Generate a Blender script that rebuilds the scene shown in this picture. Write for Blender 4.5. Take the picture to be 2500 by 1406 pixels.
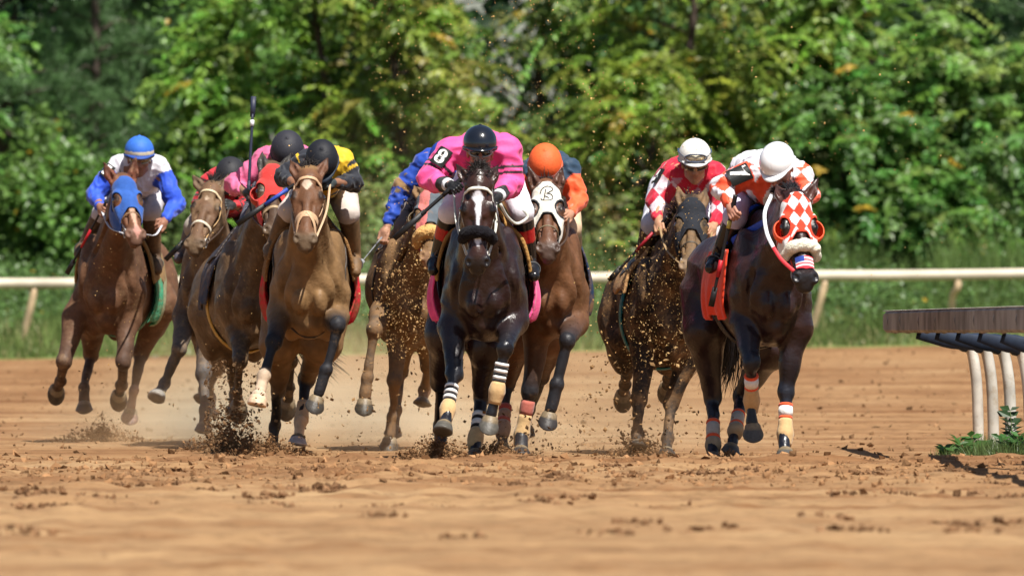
import bpy, math, random
import numpy as np
from mathutils import Vector

sc = bpy.context.scene
for o in list(bpy.data.objects):
    bpy.data.objects.remove(o)
R = math.radians
# ------------------------------------------------------------------ camera
F = 27778.0          # focal length in pixels of the 2500 px wide photograph
CAMH = 0.9612        # eye height above the dirt
HOR = 750.0          # row of the horizon
cam = bpy.data.cameras.new('camera')
cam.sensor_width = 36.0
cam.lens = 36.0 * F / 2500.0
cam.clip_start = 1.0
cam.clip_end = 3000.0
cam.dof.use_dof = True
cam.dof.focus_distance = 71.5
cam.dof.aperture_fstop = 5.8
camo = bpy.data.objects.new('camera', cam)
sc.collection.objects.link(camo)
camo.location = (0, 0, CAMH)
camo.rotation_euler = (R(90) + math.atan((HOR - 703.0) / F), 0, 0)
sc.camera = camo
sc.view_settings.view_transform = 'Standard'
sc.view_settings.look = 'None'
sc.view_settings.exposure = 0.68
sc.view_settings.gamma = 1.0
# ------------------------------------------------------------------ light
SUN_EL, SUN_AZ = 60.0, 149.0     # azimuth: where the sun stands, degrees from +Y (180 = behind the camera)
w = bpy.data.worlds.new('World')
sc.world = w
w.use_nodes = True
nt = w.node_tree
sky = nt.nodes.new('ShaderNodeTexSky')
sky.sky_type = 'NISHITA'
sky.sun_disc = False
sky.sun_elevation = R(SUN_EL)
sky.sun_rotation = R(SUN_AZ)
nt.links.new(sky.outputs[0], nt.nodes['Background'].inputs[0])
nt.nodes['Background'].inputs[1].default_value = 0.056
sd = bpy.data.lights.new('sun', 'SUN')
sd.energy = 5.0
sd.angle = R(0.53)
sd.color = (1.0, 0.95, 0.87)
so = bpy.data.objects.new('sun', sd)
sc.collection.objects.link(so)
_sv = Vector((math.sin(R(SUN_AZ)) * math.cos(R(SUN_EL)), math.cos(R(SUN_AZ)) * math.cos(R(SUN_EL)), math.sin(R(SUN_EL))))
so.rotation_euler = _sv.to_track_quat('Z', 'Y').to_euler()
so.location = (0, 60, 40)

# ------------------------------------------------------------------ helpers
def A(*v): return np.array(v, dtype=float)
def nrm(v):
    v = np.asarray(v, float); return v / (np.linalg.norm(v) + 1e-12)
def P(px, py, D):
    return A((px - 1250.0) / F * D, D, CAMH - (py - HOR) / F * D)

def pnoise(p, f, seed, n=5, warp=1.2):
    """cheap smooth noise, about -1..1, on an (N,3) array"""
    rg = np.random.RandomState(seed)
    out = np.zeros(len(p))
    for i in range(n):
        k = rg.normal(size=3); k /= np.linalg.norm(k)
        k2 = rg.normal(size=3); k2 /= np.linalg.norm(k2)
        ph = rg.uniform(0, 6.28, 2)
        out += np.sin(p @ k * f * rg.uniform(.7, 1.5) + ph[0] + warp * np.sin(p @ k2 * f * rg.uniform(.5, 1.3) + ph[1]))
    return out / n * 1.6

def sstep(a, b, x):
    t = np.clip((x - a) / (b - a), 0, 1); return t * t * (3 - 2 * t)

def tag(o, label=None, cat=None, group=None, kind=None):
    if label: o['label'] = label
    if cat: o['category'] = cat
    if group: o['group'] = group
    if kind: o['kind'] = kind
    return o

def empty(name, loc, label=None, cat=None, group=None):
    o = bpy.data.objects.new(name, None)
    o.location = tuple(loc); o.empty_display_size = 0.2
    sc.collection.objects.link(o)
    return tag(o, label, cat, group)

def mesh_obj(name, v, f, mat, parent=None, root=None, col=None, smooth=True):
    """v (N,3) world coordinates; f (M,3|4) int array, or a list of such arrays; root: location the mesh is relative to"""
    v = np.asarray(v, float)
    if root is not None: v = v - np.asarray(root)
    fl = f if isinstance(f, list) else [f]
    fl = [np.asarray(a, np.int32) for a in fl if len(a)]
    me = bpy.data.meshes.new(name)
    me.vertices.add(len(v)); me.vertices.foreach_set('co', v.astype(np.float32).ravel())
    tot = sum(a.size for a in fl); nf = sum(len(a) for a in fl)
    me.loops.add(tot); me.polygons.add(nf)
    me.loops.foreach_set('vertex_index', np.concatenate([a.ravel() for a in fl]))
    sizes = np.concatenate([np.full(len(a), a.shape[1], np.int32) for a in fl])
    st = np.concatenate([[0], np.cumsum(sizes)[:-1]]).astype(np.int32)
    me.polygons.foreach_set('loop_start', st)
    me.polygons.foreach_set('use_smooth', np.full(nf, smooth))
    if col is not None:
        at = me.color_attributes.new('Col', 'FLOAT_COLOR', 'POINT')
        c = np.ones((len(v), 4), np.float32); c[:, :3] = col
        at.data.foreach_set('color', c.ravel())
    me.update(calc_edges=True); me.validate()
    me.materials.append(mat)
    o = bpy.data.objects.new(name, me)
    sc.collection.objects.link(o)
    if parent is not None: o.parent = parent
    elif root is not None: o.location = tuple(root)
    return o

_mats = {}
def mat(key, rough=.6, spec=.4, color=None, bump=0., bscale=60., var=.12, vscale=25., sheen=0., coat=0., metal=0., rvar=0., mud=0., mudcol=(.23, .13, .06), trans=0.):
    """procedural material: colour from the mesh's own Col attribute (or a plain colour) broken up by noise"""
    if key in _mats: return _mats[key]
    m = bpy.data.materials.new(key); m.use_nodes = True
    n = m.node_tree; b = n.nodes['Principled BSDF']; L = n.links.new
    if color is None:
        a = n.nodes.new('ShaderNodeVertexColor'); a.layer_name = 'Col'; src = a.outputs[0]
    else:
        a = n.nodes.new('ShaderNodeRGB'); a.outputs[0].default_value = (*color, 1); src = a.outputs[0]
    tc = n.nodes.new('ShaderNodeTexCoord')
    if var > 0:
        nz = n.nodes.new('ShaderNodeTexNoise'); nz.inputs['Scale'].default_value = vscale; nz.inputs['Detail'].default_value = 5
        L(tc.outputs['Object'], nz.inputs['Vector'])
        mr = n.nodes.new('ShaderNodeMapRange'); mr.inputs['From Min'].default_value = .3; mr.inputs['From Max'].default_value = .7
        mr.inputs['To Min'].default_value = 1 - var; mr.inputs['To Max'].default_value = 1 + var
        L(nz.outputs[0], mr.inputs['Value'])
        mx = n.nodes.new('ShaderNodeMix'); mx.data_type = 'RGBA'; mx.blend_type = 'MULTIPLY'; mx.inputs['Factor'].default_value = 1
        L(src, mx.inputs[6]); L(mr.outputs[0], mx.inputs[7]); src = mx.outputs[2]
    if mud > 0:
        nz = n.nodes.new('ShaderNodeTexNoise'); nz.inputs['Scale'].default_value = 9; nz.inputs['Detail'].default_value = 8; nz.inputs['Roughness'].default_value = .75
        L(tc.outputs['Object'], nz.inputs['Vector'])
        mr = n.nodes.new('ShaderNodeMapRange'); mr.inputs['From Min'].default_value = .62 - .35 * mud; mr.inputs['From Max'].default_value = .80 - .30 * mud
        mr.inputs['To Max'].default_value = .85
        L(nz.outputs[0], mr.inputs['Value'])
        mx = n.nodes.new('ShaderNodeMix'); mx.data_type = 'RGBA'
        L(mr.outputs[0], mx.inputs['Factor']); L(src, mx.inputs[6]); mx.inputs[7].default_value = (*mudcol, 1); src = mx.outputs[2]
    L(src, b.inputs['Base Color'])
    b.inputs['Roughness'].default_value = rough
    if rvar > 0:
        nz = n.nodes.new('ShaderNodeTexNoise'); nz.inputs['Scale'].default_value = 12; nz.inputs['Detail'].default_value = 7; nz.inputs['Roughness'].default_value = .7; L(tc.outputs['Object'], nz.inputs['Vector'])
        mr = n.nodes.new('ShaderNodeMapRange'); mr.inputs['From Min'].default_value = .35; mr.inputs['From Max'].default_value = .65; mr.inputs['To Min'].default_value = rough - rvar; mr.inputs['To Max'].default_value = rough + rvar
        L(nz.outputs[0], mr.inputs['Value']); L(mr.outputs[0], b.inputs['Roughness'])
    b.inputs['Specular IOR Level'].default_value = spec
    b.inputs['Metallic'].default_value = metal
    b.inputs['Sheen Weight'].default_value = sheen
    b.inputs['Coat Weight'].default_value = coat
    b.inputs['Coat Roughness'].default_value = .15
    if bump > 0:
        nz = n.nodes.new('ShaderNodeTexNoise'); nz.inputs['Scale'].default_value = bscale; nz.inputs['Detail'].default_value = 7
        L(tc.outputs['Object'], nz.inputs['Vector'])
        bp = n.nodes.new('ShaderNodeBump'); bp.inputs['Strength'].default_value = bump; bp.inputs['Distance'].default_value = .01
        L(nz.outputs[0], bp.inputs['Height']); L(bp.outputs[0], b.inputs['Normal'])
    if trans > 0:
        tr = n.nodes.new('ShaderNodeBsdfTranslucent'); ms = n.nodes.new('ShaderNodeMixShader'); ms.inputs[0].default_value = trans
        L(src, tr.inputs['Color']); L(b.outputs[0], ms.inputs[1]); L(tr.outputs[0], ms.inputs[2])
        L(ms.outputs[0], n.nodes['Material Output'].inputs['Surface'])
    _mats[key] = m
    return m

def stamp(tv, tf, mats, pos):
    """many transformed copies of a small template merged into arrays. mats (N,3,3), pos (N,3)"""
    tv = np.asarray(tv, float); N = len(pos)
    v = np.einsum('nij,vj->nvi', mats, tv) + pos[:, None, :]
    f = (np.asarray(tf)[None] + (np.arange(N) * len(tv))[:, None, None]).reshape(-1, np.shape(tf)[1])
    return v.reshape(-1, 3), f

def frames(d, up):
    """rotation matrices whose columns are (side, d, normal)"""
    d = d / np.linalg.norm(d, axis=1, keepdims=True)
    s = np.cross(d, up); s /= np.linalg.norm(s, axis=1, keepdims=True) + 1e-9
    n = np.cross(s, d)
    return np.stack([s, d, n], axis=2)

def tube(pts, rad, seg=10, cap=True, flat=None, upv=None):
    """swept tube. rad: number or list. flat: (a,b) section half-sizes along side/normal instead of a circle"""
    pts = np.asarray(pts, float); n = len(pts)
    rad = np.full(n, rad) if np.isscalar(rad) else np.asarray(rad, float)
    t = np.gradient(pts, axis=0); t /= np.linalg.norm(t, axis=1, keepdims=True) + 1e-12
    up = A(0, 0, 1) if upv is None else None
    vs = []
    prev = None
    for i in range(n):
        if upv is not None:
            u = np.asarray(upv[i] if np.ndim(upv) > 1 else upv, float)
        else:
            u = prev if prev is not None else (A(0, 0, 1) if abs(t[i][2]) < .9 else A(1, 0, 0))
        s = np.cross(t[i], u); s = nrm(s); nn = np.cross(s, t[i]); prev = nn
        a = np.linspace(0, 2 * np.pi, seg, endpoint=False)
        if flat is None: sec = np.outer(np.cos(a), s) * rad[i] + np.outer(np.sin(a), nn) * rad[i]
        else:
            ca, sa = np.cos(a), np.sin(a)
            ca = np.sign(ca) * np.abs(ca) ** .6; sa = np.sign(sa) * np.abs(sa) ** .6
            sec = (np.outer(ca, s) * flat[0] + np.outer(sa, nn) * flat[1]) * rad[i]
        vs.append(pts[i] + sec)
    v = np.concatenate(vs)
    f = []
    for i in range(n - 1):
        for j in range(seg):
            f.append((i * seg + j, i * seg + (j + 1) % seg, (i + 1) * seg + (j + 1) % seg, (i + 1) * seg + j))
    f = np.array(f)
    if cap:
        v = np.concatenate([v, [pts[0], pts[-1]]])
        c0, c1 = len(v) - 2, len(v) - 1
        tr = [(c0, (j + 1) % seg, j) for j in range(seg)] + [(c1, (n - 1) * seg + j, (n - 1) * seg + (j + 1) % seg) for j in range(seg)]
        return v, [f, np.array(tr)]
    return v, [f]

def join(parts):
    """parts: list of (v, faces or list of faces[, colour])"""
    vs, fs, cs, o = [], [], [], 0
    for p in parts:
        v = p[0]; f = p[1] if isinstance(p[1], list) else [p[1]]
        vs.append(v); fs += [np.asarray(a) + o for a in f if len(a)]; o += len(v)
        if len(p) > 2: cs.append(np.broadcast_to(np.asarray(p[2], float), (len(v), 3)))
    q = [a for a in fs if a.shape[1] == 4]; t = [a for a in fs if a.shape[1] == 3]
    out = ([np.concatenate(q)] if q else []) + ([np.concatenate(t)] if t else [])
    return np.concatenate(vs), out, (np.concatenate(cs) if cs else None)

def smoothpath(pts, n=24):
    """Catmull-Rom through the points"""
    p = np.asarray(pts, float); p = np.vstack([2 * p[0] - p[1], p, 2 * p[-1] - p[-2]])
    m = len(p) - 3; out = []
    for q in np.linspace(0, m - 1e-6, n):
        i = int(q); t = q - i; a, b, c, d = p[i:i + 4]
        out.append(.5 * (2 * b + (c - a) * t + (2 * a - 5 * b + 4 * c - d) * t * t + (3 * b - a - 3 * c + d) * t ** 3))
    return np.array(out)

# ------------------------------------------------------------------ implicit surfaces
def rot_axes(pitch=0, yaw=0, roll=0, base=None):
    """rows = local axes"""
    cx, sx, cy, sy, cz, sz = math.cos(pitch), math.sin(pitch), math.cos(roll), math.sin(roll), math.cos(yaw), math.sin(yaw)
    Rx = np.array([[1, 0, 0], [0, cx, -sx], [0, sx, cx]]); Ry = np.array([[cy, 0, sy], [0, 1, 0], [-sy, 0, cy]]); Rz = np.array([[cz, -sz, 0], [sz, cz, 0], [0, 0, 1]])
    M = (Rz @ Rx @ Ry).T
    return M if base is None else M @ base

class Field:
    def __init__(s): s.pr = []
    def rc(s, a, b, ra, rb, k=.03, name='', col=None, flat=None, sub=False):
        s.pr.append(dict(t='rc', a=np.asarray(a, float), b=np.asarray(b, float), ra=ra, rb=rb, k=k, name=name, col=col, flat=flat, sub=sub)); return s
    def el(s, c, r, ax=None, k=.03, name='', col=None, sub=False):
        ax = np.eye(3) if ax is None else np.asarray(ax, float)
        s.pr.append(dict(t='el', c=np.asarray(c, float), r=np.asarray(r, float), ax=ax, k=k, name=name, col=col, sub=sub)); return s
    @staticmethod
    def bbox(p):
        if p['t'] == 'rc':
            r = max(p['ra'], p['rb'])
            return np.minimum(p['a'], p['b']) - r, np.maximum(p['a'], p['b']) + r
        e = np.sqrt(((p['ax'] * p['r'][:, None]) ** 2).sum(0))
        return p['c'] - e, p['c'] + e
    @staticmethod
    def ev(p, X, want_t=False):
        """X (...,3)"""
        if p['t'] == 'rc':
            a = p['a']; q = X - a; ba = p['b'] - a
            if p['flat'] is not None:
                u, s_ = p['flat']; u = np.asarray(u, X.dtype)
                q = q + (s_ - 1) * (q @ u)[..., None] * u; ba = ba + (s_ - 1) * (ba @ u) * u
            ba = ba.astype(X.dtype)
            t = np.clip((q @ ba) / max(float(ba @ ba), 1e-9), 0, 1)
            d = np.sqrt(((q - t[..., None] * ba) ** 2).sum(-1)) - (p['ra'] + (p['rb'] - p['ra']) * t)
            if p['flat'] is not None and p['flat'][1] > 1: d = d / (1 + .5 * (p['flat'][1] - 1))
            return (d, t) if want_t else d
        q = (X - p['c'].astype(X.dtype)) @ p['ax'].T.astype(X.dtype)
        qr = q / p['r'].astype(X.dtype)
        k0 = np.sqrt((qr ** 2).sum(-1)); k1 = np.sqrt(((qr / p['r'].astype(X.dtype)) ** 2).sum(-1)) + 1e-9
        d = k0 * (k0 - 1) / k1
        return (d, qr[..., 2] * 0) if want_t else d
    def grid(s, h, margin=.0, lo=None, hi=None, prims=None):
        pr = [p for p in (prims or s.pr)]
        if lo is None:
            bs = [s.bbox(p) for p in pr if not p['sub']]
            lo = np.min([b[0] for b in bs], 0) - 3 * h - margin; hi = np.max([b[1] for b in bs], 0) + 3 * h + margin
        lo = np.asarray(lo, float); n = np.ceil((np.asarray(hi) - lo) / h).astype(int) + 1
        d = np.full(n, 1.0, np.float32)
        xs = [(lo[i] + np.arange(n[i]) * h).astype(np.float32) for i in range(3)]
        for p in pr:
            b0, b1 = s.bbox(p); m = p['k'] + 3 * h + margin
            i0 = np.maximum(0, np.floor((b0 - m - lo) / h).astype(int)); i1 = np.minimum(n, np.ceil((b1 + m - lo) / h).astype(int) + 1)
            if (i1 <= i0).any(): continue
            sl = tuple(slice(i0[j], i1[j]) for j in range(3))
            X = np.stack(np.meshgrid(xs[0][sl[0]], xs[1][sl[1]], xs[2][sl[2]], indexing='ij'), -1)
            e = s.ev(p, X); c = d[sl]; k = max(p['k'], 1e-4)
            if p['sub']:
                e = -e; hh = np.maximum(k - np.abs(c - e), 0) / k; d[sl] = np.maximum(c, e) + hh * hh * k * .25
            else:
                hh = np.maximum(k - np.abs(c - e), 0) / k; d[sl] = np.minimum(c, e) - hh * hh * k * .25
        return d, lo, xs
    def at(s, X, prims=None):
        X = np.asarray(X, float); d = np.full(X.shape[:-1], 1.0)
        for p in (prims or s.pr):
            e = s.ev(p, X); k = max(p['k'], 1e-4)
            if p['sub']:
                e = -e; hh = np.maximum(k - np.abs(d - e), 0) / k; d = np.maximum(d, e) + hh * hh * k * .25
            else:
                hh = np.maximum(k - np.abs(d - e), 0) / k; d = np.minimum(d, e) - hh * hh * k * .25
        return d
    def nearest(s, V):
        """per vertex: softly blended colour, nearest prim index and its t"""
        ds, ts, cs = [], [], []
        idx = [i for i, p in enumerate(s.pr) if p['col'] is not None]
        for i in idx:
            p = s.pr[i]; d, t = s.ev(p, V, True)
            if p['sub']: d = np.abs(d)+.002
            ds.append(d); ts.append(t)
            c = p['col']
            if isinstance(c, tuple) and len(c) == 2 and hasattr(c[0], '__len__'):
                cs.append(np.outer(1 - t, c[0]) + np.outer(t, c[1]))
            else: cs.append(np.broadcast_to(np.asarray(c, float), (len(V), 3)))
        ds = np.array(ds); ts = np.array(ts); cs = np.array(cs)
        w_ = np.exp(-(ds - ds.min(0)) / .006)
        col = (w_[..., None] * cs).sum(0) / w_.sum(0)[:, None]
        j = ds.argmin(0)
        return col, np.array(idx)[j], ts[j, np.arange(len(V))]

def surfnet(d, lo, h, smooth=2):
    s = d < 0
    c = np.zeros(tuple(np.array(d.shape) - 1), np.uint8)
    for i in (0, 1):
        for j in (0, 1):
            for k in (0, 1):
                c += s[i:s.shape[0] - 1 + i, j:s.shape[1] - 1 + j, k:s.shape[2] - 1 + k]
    I = np.argwhere((c > 0) & (c < 8))
    if len(I) == 0: return np.zeros((0, 3)), np.zeros((0, 4), int)
    idx = np.full(c.shape, -1, np.int32); idx[tuple(I.T)] = np.arange(len(I))
    off = np.array([[i, j, k] for i in (0, 1) for j in (0, 1) for k in (0, 1)])
    vals = np.stack([d[I[:, 0] + o[0], I[:, 1] + o[1], I[:, 2] + o[2]] for o in off], 1)
    acc = np.zeros((len(I), 3)); cnt = np.zeros(len(I))
    for a in range(8):
        for b in range(a + 1, 8):
            if np.abs(off[a] - off[b]).sum() != 1: continue
            va, vb = vals[:, a], vals[:, b]; m = (va < 0) != (vb < 0)
            t = np.where(m, va / np.where(m, va - vb, 1), 0)
            acc += np.where(m[:, None], off[a] + t[:, None] * (off[b] - off[a]), 0); cnt += m
    v = (I + acc / cnt[:, None])
    fs = []
    for ax in range(3):
        o1, o2 = [(1, 2), (2, 0), (0, 1)][ax]
        sl0 = [slice(None)] * 3; sl1 = [slice(None)] * 3
        sl0[ax] = slice(0, -1); sl1[ax] = slice(1, None)
        a, b = s[tuple(sl0)], s[tuple(sl1)]
        E = np.argwhere(a != b)
        E = E[(E[:, o1] > 0) & (E[:, o2] > 0) & (E[:, o1] < c.shape[o1]) & (E[:, o2] < c.shape[o2])]
        fl = a[tuple(E.T)]
        def g(d1, d2):
            q = E.copy(); q[:, o1] -= d1; q[:, o2] -= d2; return idx[tuple(q.T)]
        q = np.stack([g(1, 1), g(0, 1), g(0, 0), g(1, 0)], 1)
        q = np.where(fl[:, None], q, q[:, ::-1]); fs.append(q)
    f = np.concatenate(fs); f = f[(f >= 0).all(1)]
    v = v * h + lo
    for _ in range(smooth):
        e = np.concatenate([f[:, [0, 1]], f[:, [1, 2]], f[:, [2, 3]], f[:, [3, 0]]])
        s_ = np.zeros_like(v); n_ = np.bincount(e[:, 0], minlength=len(v)) + np.bincount(e[:, 1], minlength=len(v))
        for ax in range(3):
            s_[:, ax] = np.bincount(e[:, 0], v[e[:, 1], ax], len(v)) + np.bincount(e[:, 1], v[e[:, 0], ax], len(v))
        v = v * .5 + .5 * s_ / np.maximum(n_, 1)[:, None]
    return v, f

def vnormals(v, f):
    n = np.cross(v[f[:, 2]] - v[f[:, 0]], v[f[:, 3 if f.shape[1] > 3 else 1]] - v[f[:, 1]])
    out = np.zeros_like(v)
    for j in range(f.shape[1]):
        for ax in range(3): out[:, ax] += np.bincount(f[:, j], n[:, ax], len(v))
    return out / (np.linalg.norm(out, axis=1, keepdims=True) + 1e-12)

def shell(field, h, off, th, mask, lo, hi, prims=None, smooth=1):
    """a sheet lying on a field's surface, cut by mask(X) < 0"""
    d, l, xs = field.grid(h, off + th + .02, lo, hi, prims)
    X = np.stack(np.meshgrid(*xs, indexing='ij'), -1)
    m = mask(X)
    return surfnet(np.maximum(np.abs(d - off) - th, m).astype(np.float32), l, h, smooth)
# ------------------------------------------------------------------ track, verge, far ground
def bank(x, y):
    t = np.clip((y - 84) / 51.0, 0, 1); t = t ** 1.25
    z = t * (.426 + .0145 * np.clip(x, -40, 40))
    y2 = np.clip((y - 136) / 14, 0, 1)
    return z + y2 * .42 + np.clip((y - 150) / 60, 0, 1) * 1.2

def dirt_mat():
    m = bpy.data.materials.new('dirt'); m.use_nodes = True; n = m.node_tree; b = n.nodes['Principled BSDF']; Lk = n.links.new
    tc = n.nodes.new('ShaderNodeTexCoord')
    def noise(scale, det=6, rough=.6, vec=None, sy=1.):
        mp = n.nodes.new('ShaderNodeMapping'); mp.inputs['Scale'].default_value = (1, sy, 1); Lk(tc.outputs['Object'], mp.inputs[0])
        z = n.nodes.new('ShaderNodeTexNoise'); z.inputs['Scale'].default_value = scale; z.inputs['Detail'].default_value = det; z.inputs['Roughness'].default_value = rough
        Lk(mp.outputs[0], z.inputs['Vector']); return z
    def ramp(src, stops):
        r_ = n.nodes.new('ShaderNodeValToRGB'); e = r_.color_ramp.elements
        e[0].position, e[0].color = stops[0][0], (*stops[0][1], 1); e[1].position, e[1].color = stops[-1][0], (*stops[-1][1], 1)
        for p_, c_ in stops[1:-1]: q = e.new(p_); q.color = (*c_, 1)
        Lk(src, r_.inputs[0]); return r_
    big = ramp(noise(.55, 4, .6, sy=.22).outputs[0], [(.30, (.250, .131, .062)), (.5, (.320, .180, .088)), (.72, (.39, .243, .127))])
    sm = ramp(noise(6, 9, .75, sy=.7).outputs[0], [(.32, (.36, .31, .28)), (.49, (.90, .90, .89)), (.62, (1, 1, 1)), (.80, (1.22, 1.2, 1.15))])
    mx = n.nodes.new('ShaderNodeMix'); mx.data_type = 'RGBA'; mx.blend_type = 'MULTIPLY'; mx.inputs['Factor'].default_value = 1
    Lk(big.outputs[0], mx.inputs[6]); Lk(sm.outputs[0], mx.inputs[7])
    # sandier, drier soil in the inner lane
    sx = n.nodes.new('ShaderNodeSeparateXYZ'); Lk(tc.outputs['Object'], sx.inputs[0]); ad = n.nodes.new('ShaderNodeMath'); ad.operation = 'MULTIPLY_ADD'; Lk(noise(.35, 4, .6, sy=.5).outputs[0], ad.inputs[0]); ad.inputs[1].default_value = 26; Lk(sx.outputs[1], ad.inputs[2])
    mr = n.nodes.new('ShaderNodeMapRange'); mr.inputs['From Min'].default_value = 66; mr.inputs['From Max'].default_value = 76; mr.inputs['To Min'].default_value = .42; mr.inputs['To Max'].default_value = 0; Lk(ad.outputs[0], mr.inputs['Value'])
    sd_ = n.nodes.new('ShaderNodeMix'); sd_.data_type = 'RGBA'; Lk(mr.outputs[0], sd_.inputs['Factor']); Lk(mx.outputs[2], sd_.inputs[6]); sd_.inputs[7].default_value = (.385, .250, .132, 1); mx = sd_
    mpb = n.nodes.new('ShaderNodeMapping'); mpb.inputs['Scale'].default_value = (.10, .75, 1); Lk(tc.outputs['Object'], mpb.inputs[0]); nb_ = n.nodes.new('ShaderNodeTexNoise'); nb_.inputs['Scale'].default_value = 1.; nb_.inputs['Detail'].default_value = 5; nb_.inputs['Roughness'].default_value = .65; Lk(mpb.outputs[0], nb_.inputs['Vector'])
    bd = ramp(nb_.outputs[0], [(.36, (.72, .60, .52)), (.47, (.96, .93, .90)), (.60, (1.18, 1.20, 1.16)), (.7, (1.02, 1.06, 1.1))]); mb_ = n.nodes.new('ShaderNodeMix'); mb_.data_type = 'RGBA'; mb_.blend_type = 'MULTIPLY'; mb_.inputs['Factor'].default_value = 1; Lk(mx.outputs[2], mb_.inputs[6]); Lk(bd.outputs[0], mb_.inputs[7]); mx = mb_
    sp = ramp(noise(2.9, 6, .8, sy=.45).outputs[0], [(.0, (0, 0, 0)), (.60, (0, 0, 0)), (.70, (.85, .85, .85))])
    m2 = n.nodes.new('ShaderNodeMix'); m2.data_type = 'RGBA'; Lk(sp.outputs[0], m2.inputs['Factor']); Lk(mx.outputs[2], m2.inputs[6]); m2.inputs[7].default_value = (.13, .065, .032, 1)
    Lk(m2.outputs[2], b.inputs['Base Color']); b.inputs['Roughness'].default_value = .95; b.inputs['Specular IOR Level'].default_value = .1
    bp = n.nodes.new('ShaderNodeBump'); bp.inputs['Strength'].default_value = .7; bp.inputs['Distance'].default_value = .03
    Lk(noise(30, 6, .75).outputs[0], bp.inputs['Height']); Lk(bp.outputs[0], b.inputs['Normal'])
    return m
M_dirt = dirt_mat()
def xgrid(h, c, far): 
    a = np.arange(0, h, c); b_ = h + (far - h) * np.linspace(0, 1, 26) ** 1.6; a = np.concatenate([a, b_]); return np.concatenate([-a[::-1][:-1], a])
def sheet(name, xs, ys, zf, m):
    X, Y = np.meshgrid(xs, ys); p = np.stack([X.ravel(), Y.ravel(), np.zeros(X.size)], 1); p[:, 2] = zf(p)
    nx = len(xs); i = np.arange((len(ys) - 1) * (nx - 1)); r0 = i // (nx - 1); c0 = i % (nx - 1); a = r0 * nx + c0
    o = mesh_obj(name, p, np.stack([a, a + 1, a + nx + 1, a + nx], 1), m); o['kind'] = 'structure'; return o
def ztrack(p):
    x, y = p[:, 0], p[:, 1]; q = p.copy(); q[:, 1] *= .7; z = bank(x, y)
    near = sstep(70.5, 67.5, y) ; mid = sstep(90, 70, y)
    clod = pnoise(q, 21, 1, 6, 1.8); cl2 = pnoise(q, 47, 2, 6, 1.8); big = pnoise(q, 3.2, 3, 5)
    lump = np.maximum(0, pnoise(q, 7.5, 4, 5, 2.) - .25)
    z = z + near * (.009 * clod + .006 * cl2 + .004 * big + .030 * lump) + (1 - near) * (.0025 * clod + .0015 * cl2 + .004 * big)
    z = z + near * .030 + .034 * np.exp(-((y - 67.3 - .5 * pnoise(q * A(1, 0, 0), 1.1, 5)) / .9) ** 2) * (1 + .5 * pnoise(q, 6, 6))
    for yc, a_, w_ in ((53.6, -.022, .35), (60.5, -.012, .4), (47.5, -.018, .5), (44.6, .014, .6)): z = z + a_ * np.exp(-((y - yc - .02 * x) / w_) ** 2) * (1 + .6 * pnoise(q * A(1, .2, 1), 2.5, 7))
    z = z - .045 * sstep(.0, .5, y - 135.5)
    # pressed hoof prints
    return z
ys = np.concatenate([np.linspace(2, 36, 20)[:-1], np.arange(36, 73, .055), np.arange(73, 92, .08), np.arange(92, 136.2, .2)])
sheet('track', xgrid(4.2, .042, 60), ys, ztrack, M_dirt)
M_verge = mat('verge_soil', rough=.95, spec=.1, color=(.16, .19, .06), var=.3, vscale=2)
sheet('grass_verge', xgrid(12, .5, 300), np.concatenate([np.arange(136.0, 152, .5), np.linspace(152, 900, 30)]), lambda p: bank(p[:, 0], p[:, 1]) + .03 * pnoise(p, 1.3, 8), M_verge)
# ------------------------------------------------------------------ vegetation
M_leaf = mat('leaf', rough=.4, spec=.4, var=.12, vscale=3, trans=.32)
M_bark = mat('bark', rough=.95, spec=.1, color=(.075, .058, .048), var=.35, vscale=14, bump=.6, bscale=30)
LEAF_V = A(0, 0, 0, -.23, .42, .05, 0, 1, -.10, .23, .42, .05).reshape(4, 3); LEAF_F = np.array([(0, 3, 2), (0, 2, 1)])
NEED_V = A(-.5, 0, 0, .5, 0, 0, 0, 1, 0).reshape(3, 3); NEED_F = np.array([(0, 1, 2)])

def leaf_mesh(pos, dr, up, size, asp, col, tv=LEAF_V, tf=LEAF_F):
    fr_ = frames(dr, up); sc3 = np.stack([size * asp, size, size], 1)[:, None, :]
    v, f = stamp(tv, tf, fr_ * sc3, pos); return v, f, np.repeat(col, len(tv), 0)

def fronds(o, d, rs, n=7, ln=.5, lf=.13, col=(.1, .2, .04), var=.3, yellow=.02):
    """compound leaves: o, d (M,3)"""
    M = len(o); d = d / np.linalg.norm(d, axis=1, keepdims=True); L_ = ln * rs.uniform(.65, 1.2, M)[:, None]; out = []
    side = np.cross(d, A(0, 0, 1)); side /= np.linalg.norm(side, axis=1, keepdims=True) + 1e-6; side = side + rs.normal(size=(M, 3)) * .25; side /= np.linalg.norm(side, axis=1, keepdims=True)
    base = np.asarray(col) * (1 + var * rs.uniform(-1, 1, (M, 1))) * (1 + .12 * rs.normal(size=(M, 3)))
    yl = rs.rand(M) < yellow; base[yl] = A(.42, .28, .03)
    P_, D_, C_, S_ = [], [], [], []
    for k in range(n):
        t = (k + .6) / n; p = o + d * L_ * t + A(0, 0, -1) * (.45 * L_ * t * t); tan = d + A(0, 0, -.9 * t)
        for q in (-1, 1):
            P_.append(p); D_.append(side * q * .85 + tan * .45 + A(0, 0, -.25) + rs.normal(size=(M, 3)) * .18); C_.append(base * rs.uniform(.8, 1.2, (M, 1))); S_.append(lf * (1 - .45 * abs(t - .45)) * rs.uniform(.8, 1.15, M))
    P_, D_, C_, S_ = map(np.concatenate, (P_, D_, C_, S_))
    return leaf_mesh(P_, D_, np.tile(A(0, -.35, 1), (len(P_), 1)) + rs.normal(size=(len(P_), 3)) * .35, S_, np.full(len(P_), 1.15), np.clip(C_, 0, 1))

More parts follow.
